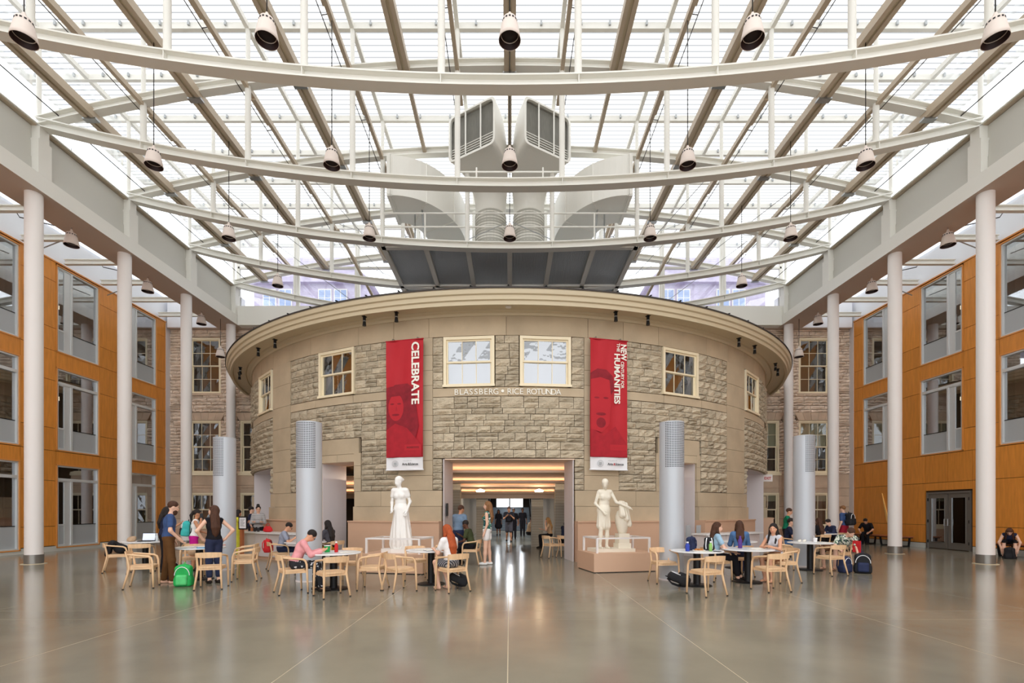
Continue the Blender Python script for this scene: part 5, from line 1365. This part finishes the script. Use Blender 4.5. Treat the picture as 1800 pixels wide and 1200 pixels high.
person('woman in grey striped jumper with arms crossed behind the counter',-9.18,17.86,203,1.76,'stand',0,0,10,0,CROSS,CROSS,None,None,'stripe_knit',2.0,'black_cloth',2.0,hair=('bun','hair_black'),glasses=True,h=.022)
person('person in navy partly hidden behind the counter woman',-9.95,18.8,-60,1.74,'stand',0,0,0,5,HANG,HANG,None,None,'navy',.6,'black_cloth',2.0,hair=('short','hair_black'),fem=False,h=.028)
person('person in grey shirt reading at the small table behind the left air column',-6.20,13.25,-70,1.62,'sit',12,0,0,28,READ,READ,None,None,'grey_shirt',.6,'navy',2.0,hair=('short','hair_black'),skin='skin_warm',fem=False,glasses=True,h=.022)
person('person in pink cardigan reading at the table with the red bottle',-4.18,9.50,-66,1.62,'sit',22,0,0,34,((.05,.14,-.24),(-.02,.34,-.17)),((.05,.14,-.24),(-.02,.34,-.17)),((.10,.42,.56),(.10,.40,.085)),((.12,.44,.56),(.12,.52,.085)),'pink_knit',1.9,'dot_print',1.95,hair=('short','hair_black'),skin='skin_warm',glasses=True,h=.018)
person('long haired woman in grey and mustard seated beside the left air column, seen from behind',-5.02,13.72,62,1.66,'sit',10,0,0,5,TABLE,TABLE,None,None,'charcoal',1.9,'black_cloth',2.0,skirt=('mustard',.10,.09,.3),hair=('verylong','hair_black'),h=.022)
person('shadowed figure seated inside the left side doorway',-5.35,18.0,40,1.65,'sit',10,0,0,10,TABLE,TABLE,None,None,'dress_dark',1.0,'black_cloth',2.0,hair=('long','hair_black'),skin='skin_brown',h=.03)
person('red haired woman in white T-shirt and striped shorts, seen from behind',-1.16,9.72,44,1.66,'sit',10,0,0,14,TABLE,((.06,.08,-.25),(-.06,.30,-.22)),((.10,.42,.56),(.10,.30,.085)),((.10,.43,.56),(.10,.24,.085)),'white_shirt',.6,'stripe_skirt',.55,shoes='sandal',hair=('verylong','hair_red'),h=.018)
person('man in chambray shirt with rolled sleeves standing at the doorway, back turned',-1.55,14.75,-30,1.76,'stand',8,0,-25,8,LAP,((.06,-.02,-.28),(.06,.10,-.48)),None,None,'chambray',1.2,'dark_denim',2.0,hair=('short','hair_brown'),skin='skin_tan',fem=False,h=.022,wide=1.05)
person('man in olive shirt seated at the doorway',-1.10,14.35,78,1.68,'sit',16,0,0,10,LAP,READ,None,None,'olive',.6,'black_cloth',2.0,hair=('short','hair_black'),skin='skin_dark',fem=False,h=.024)
person('tall young woman in white shorts standing at the doorway',-.66,14.35,80,1.86,'stand',-2,0,5,2,HANG,((.03,.02,-.29),(.0,.10,-.52)),((.08,.03,.49),(.08,.05,.085)),((.09,-.02,.49),(.09,-.06,.085)),'leaf_print',0,'white_shirt',.42,shoes='shoe_white',hair=('long','hair_light'),h=.02)
person('man in black polo and grey shorts checking his hands in the passage',-.04,24.9,180,1.80,'stand',3,0,0,20,READ,READ,((.09,.05,.49),(.10,.08,.085)),((.09,-.04,.49),(.11,-.16,.11)),'black_cloth',.6,'charcoal',.9,fem=False,skin='skin_tan',h=.028,wide=1.08)
person('dark silhouetted woman in the passage, left of the man in shorts',-.72,31.5,175,1.66,'stand',0,0,0,0,HANG,HANG,None,None,'dress_dark',1.0,'dress_dark',1.0,('dress_dark',.14,.19,.6),hair=('long','hair_black'),skin='skin_brown',h=.034)
person('dark silhouetted man in the passage, right of the man in shorts',.80,30.5,185,1.74,'stand',0,0,0,0,HANG,HANG,None,None,'dress_dark',1.0,'dress_dark',2.0,fem=False,skin='skin_brown',h=.034)
person('dark figure directly behind the man in shorts',.22,27.6,180,1.72,'stand',0,0,0,0,HANG,HANG,None,None,'dress_dark',1.0,'dress_dark',2.0,fem=False,skin='skin_tan',h=.034)
person('person seated left of the right tiled pillar in the passage',.86,22.6,-80,1.62,'sit',12,0,0,10,READ,READ,None,None,'tan_cloth',.6,'black_cloth',2.0,hair=('short','hair_brown'),skin='skin_tan',fem=False,h=.03,seat=.47)
person('woman in beige seated between the right pillars inside',1.70,20.6,80,1.62,'sit',8,0,0,5,PHONE,TABLE,None,None,'tan_cloth',.4,'black_cloth',2.0,hair=('long','hair_blond'),h=.028)
person('person in dark blue seated just inside the doorway, seen from behind',1.86,16.9,-50,1.68,'sit',14,0,0,15,TABLE,TABLE,None,None,'navy',1.0,'black_cloth',2.0,hair=('bob','hair_black'),h=.024)
person('woman with bare shoulders in pale blue top turned to her friends',4.68,11.2,-98,1.66,'sit',6,0,-4,0,((.05,.10,-.26),(-.08,.32,-.34)),((.06,.12,-.26),(-.04,.38,-.36)),((.10,.42,.54),(.10,.62,.085)),((.10,.43,.54),(.12,.50,.085)),'pale_blue',.55,'black_cloth',1.85,shoes='shoe_dark',hair=('verylong','hair_brown'),h=.018)
person('woman in blue denim shirt seated with her back to the camera',5.62,11.95,-18,1.70,'sit',6,0,0,6,TABLE,TABLE,None,None,'denim',1.9,'navy',2.0,hair=('long','hair_brown'),h=.018)
person('smiling woman with long black hair in pale grey sleeveless top',6.0,11.0,118,1.64,'sit',12,0,22,0,TABLE,((.10,.10,-.24),(-.10,.28,-.22)),((.10,.42,.56),(.12,.36,.085)),((.10,.42,.56),(.10,.28,.085)),'grey_tank',0,None,0,('khaki',.09,.085,.6),shoes='sandal',hair=('verylong','hair_black'),skin='skin_warm',h=.018)
p25 = person('man in floral shirt bending down to his backpack',8.95,13.35,118,1.76,'sit',30,-42,62,22,((.10,.10,-.22),(.16,.16,-.42)),((-.02,.20,-.20),(-.22,.34,-.30)),((.16,.40,.58),(.14,.40,.085)),((.16,.42,.58),(.16,.34,.085)),'floral',.75,'khaki',.95,shoes='sandal',hair=('short','hair_brown'),fem=False,h=.018,wide=1.06)
person('man in green T-shirt standing behind the far right air column',9.60,17.0,-122,1.68,'stand',6,0,0,10,READ,READ,None,None,'green_shirt',.6,'black_cloth',2.0,hair=('short','hair_brown'),fem=False,skin='skin_warm',h=.024)
person('seated man in navy left of the far right air column',8.98,15.9,-122,1.72,'sit',12,0,0,0,READ,READ,None,None,'navy',.6,'denim',2.0,hair=('short','hair_black'),fem=False,h=.022)
person('long haired person in black seated at the back table',11.15,17.55,15,1.66,'sit',8,0,0,5,TABLE,TABLE,None,None,'black_cloth',1.9,'black_cloth',2.0,hair=('verylong','hair_brown'),h=.026)
person('person in dark denim jacket leaning on the back table',12.25,18.4,95,1.68,'sit',25,0,0,10,TABLE,TABLE,None,None,'dark_denim',1.9,'black_cloth',2.0,hair=('short','hair_black'),fem=False,h=.026)
p30 = person('man in blue shirt and red shorts walking with a black backpack, seen from behind',13.0,19.0,30,1.78,'stand',3,0,0,8,HANG,((.05,.02,-.28),(.03,.16,-.48)),((.09,.10,.50),(.10,.02,.12)),((.09,-.06,.49),(.10,-.2,.10)),'blue_shirt',.7,'crimson',.8,shoes='shoe_dark',hair=('short','hair_light'),fem=False,h=.022)
p31 = person('man in black seated on the wall bench bent over a bag',17.0,23.2,128,1.72,'sit',32,0,0,20,((.10,.10,-.24),(.0,.26,-.36)),((.10,.10,-.24),(.0,.26,-.36)),None,None,'black_cloth',.7,'black_cloth',2.0,hair=('short','hair_black'),fem=False,skin='skin_warm',h=.022,seat=.46)
p32 = person('woman in navy sleeveless top bending forward on the wall bench at the right edge',16.9,16.55,135,1.66,'sit',58,0,0,10,((.10,.06,-.26),(.04,.06,-.52)),((.10,.06,-.26),(.04,.06,-.52)),((.14,.40,.58),(.14,.38,.085)),((.14,.40,.58),(.14,.34,.085)),'navy',0,'black_cloth',1.0,hair=('verylong','hair_brown'),h=.02,seat=.46)
# ============================================================ BENCHES, COUNTERS
for (y0,y1,lab) in ((21.2,24.6,'long wooden wall bench at the back of the right wall'),(13.6,17.2,'wooden wall bench at the right edge of the picture')):
    t = thing('wall_bench',lab,'bench',(17.25,(y0+y1)/2,0)); L = (y1-y0)/2
    for k in range(3): MB().box(-.33+.21*k,-.33+.21*k+.20,-L,L,.42,.46).build('seat_plank','bench_wood',t)
    MB().box(-.30,.27,-L+.05,L-.05,.38,.42).build('seat_frame','black_metal',t)
    for q in (-1,-.33,.33,1):
        m = MB(); m.bar((-.28,q*(L-.2),.38),(-.22,q*(L-.2),0),.05,.06); m.bar((.24,q*(L-.2),.38),(.2,q*(L-.2),0),.05,.06); m.bar((-.22,q*(L-.2),.03),(.2,q*(L-.2),.03),.05,.05); m.build('leg_frame','black_metal',t)
def counter(a0, a1, lab, r0=14.15, r1=14.75):
    mid = (a0+a1)/2; c = rp(mid,(r0+r1)/2); t = thing('cafe_counter',lab,'counter',c)
    off = -c
    def part(ra, rb, z0, z1, nm, mt, b0, b1, n=14):
        m = MB(); m.lathe([(ra,z0),(rb,z0),(rb,z1),(ra,z1),(ra,z0)],n,(CX+off.x,CY+off.y,0),0,b0,b1,True); return m.build(nm,mt,t)
    n = max(3,int((a1-a0)*15/.7))
    for k in range(n): part(r0+.04,r1-.1,.10,.84,'front_panel','jamb_white',a0+(a1-a0)*k/n+.0006,a0+(a1-a0)*(k+1)/n-.0006,4)
    part(r0+.06,r1-.14,0,.10,'kick','plinth_pink',a0,a1); part(r0,r1,.84,.885,'worktop','marble',a0-.004,a1+.004)
    return t
counter(-.66,-.40,'curved white cafe counter with marble top left of the rotunda'); counter(.42,.60,'curved white counter with marble top right of the rotunda')
# things on the left counter
def atc(a, r, z=.885): v = rp(a,r,z); return v
st_ = thing('menu_stand','framed white menu card on a wooden stand at the end of the counter','sign',rp(-.60,15.06,0),-.3)
MB().box(-.16,-.06,-.04,.04,0,1.05).build('post','bench_wood',st_); MB().box(-.20,.14,-.05,-.02,.98,1.40).build('frame','black_metal',st_); MB().box(-.16,.10,-.056,-.05,1.02,1.36).build('card','white_cloth',st_)
m = MB(); [m.box(-.12,.06-.03*(k%3),-.059,-.056,1.30-.035*k,1.31-.035*k) for k in range(7)]; m.build('text_lines','ink',st_)['kind'] = 'stuff'
t = thing('tote_bag','bright red bag standing on the cafe counter','bag',atc(-.575,14.5)); V,F = surf([ell((0,0,.10),(.14,.09,.10)),ell((0,0,.05),(.16,.10,.05))],.02,.04,zmin=0.0); smesh('body',V,F,['cl_red'],t); MB().tube([(-.07,0,.18),(-.04,0,.27),(.04,0,.27),(.07,0,.18)],.01,6).build('handle','cl_red',t)
for i,(a,c_) in enumerate(((-.63,'ink'),(-.645,'bench_wood'),(-.615,'ink'))):
    t = thing('jar','%s on the end of the cafe counter' % ('small dark jar nearest the menu stand','small brown jar','small dark jar nearest the red bag')[i][0:] ,'jar',atc(a,14.5)); MB().lathe([(.04,0),(.045,.10),(.03,.13)],14,caps=True).build('body',c_,t); MB().lathe([(.033,.13),(.033,.15)],14,caps=True).build('lid','steel',t)
sb = thing('wall_speakers','two flat grey plates on the terracotta plinth right of the rotunda','plate',rp(.475,13.44,.72),.475); MB().box(-.36,-.16,-.02,0,0,.38).build('plate','frosted',sb); MB().box(.12,.32,-.02,0,0,.38).build('plate','frosted',sb)
# ============================================================ BAGS AND THINGS
def backpack(lab, loc, rz, m1, m2, s=1.0, tilt=0.0, name='backpack', strap=None):
    strap = strap or m2
    t = thing(name,lab,'backpack',loc,math.radians(rz)); 
    pr = [rbox((0,0,.20*s),(.145*s,.085*s,.20*s),.05*s),rbox((0,0,.09*s),(.16*s,.10*s,.09*s),.05*s),ell((0,.01,.36*s),(.12*s,.075*s,.07*s))]
    V,F = surf(pr,.022,.04,zmin=0.0 if not tilt else None); b = smesh('body',V,F,[m1],t)
    V,F = surf([rbox((0,-.10*s,.13*s),(.10*s,.04*s,.10*s),.03*s)],.018,.02); smesh('pocket',V,F,[m2],t)
    for q in (-1,1): MB().tube([(q*.07*s,.08*s,.40*s),(q*.09*s,.14*s,.30*s),(q*.10*s,.14*s,.16*s),(q*.09*s,.10*s,.05*s)],.016*s,6).build('strap',strap,t)
    MB().tube([(-.03*s,.04*s,.41*s),(0,.04*s,.46*s),(.03*s,.04*s,.41*s)],.010*s,6).build('handle',m2,t)
    m = MB(); m.tube([(.13*s*math.cos(a),-.088*s,.22*s+.16*s*math.sin(a)) for a in [math.pi*k/10 for k in range(11)]],.007*s,5); m.build('zip','white_cloth' if m1 != 'cl_red' else 'ink',t)
    t.rotation_euler = (math.radians(tilt),0,math.radians(rz)); return t

backpack('bright green and white backpack on the floor before the paper strewn table',(-6.86,10.30,0),12,'cl_green','cl_lightgreen',1.08,strap='white_cloth')
backpack('black and white bag behind the green backpack',(-7.78,11.25,0),-20,'cl_black','cl_black',.95,strap='white_cloth')
backpack('black bag lying under the lunch table on the right',(3.62,9.9,.14),80,'cl_black','cl_black',1.0,-70)
backpack('black bag on the floor right of the red haired woman',(-.88,9.98,.12),100,'cl_black','cl_black',.9,-65)
backpack('black backpack with pale trim, opened by the man in the floral shirt',(8.98,12.45,0),-30,'cl_black','cl_navy',1.2)
backpack('navy bag slumped left of the open black backpack',(8.60,12.55,0),20,'cl_navy','cl_navy',1.0)
t = thing('folder','red and blue folder in the hand of the man in the floral shirt','folder',(8.98,12.66,.52),math.radians(20)); MB().obox((0,0,.14),.012,.10,.15).build('red_cover','cl_red',t); MB().obox((.022,0,.13),.01,.10,.14).build('blue_cover','cl_navy',t)
def worn(rt, lab, m1, m2, lean, s=1.0):
    b = backpack(lab, wpos(rt,(0,-.20,1.06*rt_h(rt))), 0, m1, m2, s); b.rotation_euler = (math.radians(-lean),0,rt.rotation_euler.z+math.pi if False else rt.rotation_euler.z); return b
def rt_h(rt): return 1.0
b = worn(p4,'teal backpack worn by the woman on the phone','cl_teal','cl_black',6,.95); b.location = wpos(p4,(0,-.19,.92))
b = worn(p30,'black backpack worn by the walking man','cl_black','cl_black',3,1.15); b.location = wpos(p30,(0,-.22,1.02))
backpack('black bag between the feet of the man on the wall bench',(16.35,23.15,0),90,'cl_black','cl_black',1.0)
backpack('black bag in the hands of the woman on the right bench',(16.45,16.1,0),130,'cl_black','cl_black',.9)
b = backpack('red backpack hanging on the chair of the reader in grey',(-6.53,13.22,.46),100,'cl_red','cl_red',.85)
# coat over the chair
t = thing('coat','black coat thrown over the left armchair','coat',(-10.22,12.75,0),math.radians(-56)); V,F = surf([cap((-.18,-.09,.74),(.18,-.09,.74),.06),cap((-.16,-.14,.72),(-.14,-.20,.42),.06),cap((.1,-.14,.70),(.12,-.20,.46),.06),ell((0,.08,.58),(.20,.16,.12)),cap((0,-.1,.72),(.0,.06,.62),.1)],.025,.05); smesh('cloth',V,F,['cl_black'],t)
def bottle(lab, x, y, z, m1, m2, H_=.24, r=.034, name='bottle'):
    t = thing(name,lab,'bottle',(x,y,z)); MB().lathe([(.001,0),(r,.004),(r,H_*.66),(r*.5,H_*.80),(r*.45,H_*.88)],16).build('body',m1,t,True); MB().lathe([(r*.55,H_*.86),(r*.55,H_),(.001,H_)],14).build('cap',m2,t); return t
ZT = .742
def papers(lab, x, y, rz, m='cl_paper', w=.21, h=.28, n=3, z=ZT, name='paper_sheets'):
    t = thing(name,lab,'paper',(x,y,z),math.radians(rz))
    for k in range(n): MB().obox((R_.uniform(-.03,.03)*k,R_.uniform(-.02,.02)*k,.002+.003*k),w/2,h/2,.0014,rotz(R_.uniform(-.3,.3)*k)).build('sheet',m,t)
    return t
# laptop table
t = thing('laptop','open laptop with lit white page on the left table','laptop',(T1[0]+.06,T1[1]-.05,ZT),math.radians(150)); MB().obox((0,0,.008),.17,.12,.008).build('base','black_metal',t); MB().obox((0,.0,.019),.15,.09,.002).build('keyboard','ink',t)
sc_ = MB(); sc_.obox((0,-.14,.12),.17,.006,.11,Matrix.Rotation(math.radians(12),3,'X')); s_ = sc_.build('lid','black_metal',t); m = MB(); m.obox((0,-.133,.12),.155,.002,.096,Matrix.Rotation(math.radians(12),3,'X')); m.build('screen','screen_white',s_)
t.rotation_euler = (0,0,math.radians(10+180))
bottle('clear water bottle beside the laptop',T1[0]+.30,T1[1]+.02,ZT,'clear_plastic','white_cloth',.22,.032)
t = thing('paper_bag','crumpled pale paper bag left of the laptop','bag',(T1[0]-.30,T1[1]-.12,ZT)); V,F = surf([ell((0,0,.05),(.11,.09,.07)),ell((.06,0,.09),(.07,.07,.06)),ell((-.06,.03,.07),(.06,.05,.06))],.02,.015,zmin=0); V = V.copy(); V[:,2] += .008*np.sin(V[:,0]*90)*(V[:,2] > .02); smesh('crumple',V,F,['tan_cloth'],t)
# paper table
papers('newspaper sheets on the left of the paper strewn table',T2[0]-.25,T2[1]-.12,20,n=4,w=.3,h=.38); papers('white sheets in the middle of the paper strewn table',T2[0]+.02,T2[1]+.16,-25,n=3)
t = thing('folder','blue folder on the paper strewn table','folder',(T2[0]+.22,T2[1]-.20,ZT),.5); MB().obox((0,0,.010),.12,.16,.010).build('cover','cl_cyan',t); MB().obox((.0,.0,.022),.11,.15,.002).build('sheet','cl_paper',t)
t = thing('magazine','pink and white magazine pile on the paper strewn table','magazine',(T2[0]+.28,T2[1]+.20,ZT),-.3)
for k in range(3): MB().obox((.01*k,0,.010+.018*k),.11,.15,.008,rotz(.15*k)).build('issue',('cl_paper','pink_knit','cl_paper')[k],t)
t = thing('paper_bag','beige paper bag on the chair facing the camera at the left','bag',(-7.70,11.95,.472)); V,F = surf([ell((0,0,.08),(.15,.11,.09)),ell((.08,0,.10),(.08,.08,.07))],.025,.03,zmin=0); smesh('crumple',V,F,['tan_cloth'],t)
# red bottle table
bottle('red drinks bottle on the table of the reader in pink',T3[0]+.06,T3[1]-.02,ZT,'cl_red','white_cloth',.22,.036)
t = thing('paper_cup','green paper cup beside the red bottle','cup',(T3[0]-.14,T3[1]+.02,ZT)); MB().lathe([(.001,0),(.052,.003),(.062,.13),(.056,.13),(.048,.02)],18).build('cup','cl_green',t,'edge'); MB().lathe([(.065,.128),(.065,.14),(.001,.142)],18).build('lid','white_cloth',t)
papers('printed pages on the table with the red bottle',T3[0]+.24,T3[1]-.05,30,n=3); papers('open notebook under the hands of the reader in pink',T3[0]-.26,T3[1]-.20,20,n=2,name='notebook')
t = thing('book','open book read by the red haired woman','book',(T4[0]+.08,T4[1]-.22,ZT+.0005),.5)
for q in (-1,1): MB().obox((q*.09,0,.014),.09,.12,.006,Matrix.Rotation(q*.10,3,'Y')).build('page_block','cl_paper',t)
MB().obox((0,0,.004),.185,.125,.003).build('cover','cl_navy',t)
papers('loose sheets on the table of the red haired woman',T4[0]-.20,T4[1]-.05,10,n=2)
# lunch table
bottle('blue sports bottle on the lunch table',T5[0]-.28,T5[1]-.22,ZT,'cl_blue','white_cloth',.20,.042); bottle('pale green bottle on the lunch table',T5[0]+.20,T5[1]-.22,ZT,'cl_yellowgreen','white_cloth',.21,.034)
backpack('navy bag standing on the left of the lunch table',(T5[0]-.10,T5[1]+.08,ZT),200,'cl_navy','cl_navy',.68); backpack('black bag with white straps on the right of the lunch table',(T5[0]+.28,T5[1]+.06,ZT),160,'cl_black','white_cloth',.66)
t = thing('pastry_tray','paper tray of brown pastries on the lunch table','food',(T5[0]-.06,T5[1]-.26,ZT)); MB().lathe([(.001,0),(.11,.002),(.13,.03),(.125,.03),(.105,.008)],18).build('tray','cl_paper',t,'edge')
for k in range(4): m = MB(); m.sphere((.055*math.cos(k*1.6),.05*math.sin(k*1.6),.035),.042,.035,.026,10,6); m.build('pastry','pastry',t,True)
papers('napkins on the lunch table',T5[0]+.06,T5[1]-.38,40,n=2,w=.14,h=.14,name='napkin'); 
t = thing('phone','dark phone on the edge of the lunch table','phone',(T5[0]+.30,T5[1]-.32,ZT),.4); MB().obox((0,0,.005),.037,.075,.005).build('body','black_metal',t); MB().obox((0,0,.0105),.034,.07,.0006).build('screen','ink',t)
# purple bottle table
bottle('purple sports bottle before the woman in denim',T6[0]-.10,T6[1]+.15,ZT,'cl_purple','cl_purple',.28,.044); papers('white sheets on the table with the purple bottle',T6[0]+.10,T6[1]-.15,20,n=3); papers('notes before the smiling woman',T6[0]+.30,T6[1]+.12,70,n=3,name='notebook')
# far right table
t = thing('paper_cup','white paper cup on the far right table','cup',(T7[0]+.14,T7[1]+.0,ZT)); MB().lathe([(.001,0),(.042,.003),(.052,.12),(.046,.12),(.038,.02)],18).build('cup','white_cloth',t,'edge'); MB().tube([(0,0,.1),(-.05,0,.18)],.004,5).build('stirrer','white_cloth',t)
for k,(dx,dy,lab) in enumerate(((-.25,.05,'crumpled napkin at the left of the far right table'),(-.08,.12,'crumpled napkin beside the white cup'))):
    t = thing('napkin',lab,'napkin',(T7[0]+dx,T7[1]+dy,ZT)); V,F = surf([ell((0,0,.03),(.05,.04,.035)),ell((.035,.02,.045),(.03,.02,.03)),ell((-.03,-.02,.02),(.035,.03,.02))],.012,.01,zmin=0); smesh('crumple',V,F,['cl_paper'],t)
papers('flat sheets on the far right table',T7[0]+.22,T7[1]-.22,15,n=3); papers('open book on the small table behind the left air column',T8[0]-.10,T8[1]+.0,80,n=3,name='notebook')
t = thing('paper_cup','white cup on the small table behind the left air column','cup',(T8[0]-.02,T8[1]-.22,ZT)); MB().lathe([(.001,0),(.042,.003),(.052,.12),(.046,.12),(.038,.02)],18).build('cup','white_cloth',t,'edge'); MB().lathe([(.056,.118),(.056,.128),(.001,.13)],16).build('lid','white_cloth',t)
t = thing('phone','phone held at the ear of the woman with the teal backpack','phone',wpos(p4,(.155,.18,1.39)),p4.rotation_euler.z); MB().obox((0,0,.06),.006,.035,.07).build('body','black_metal',t)
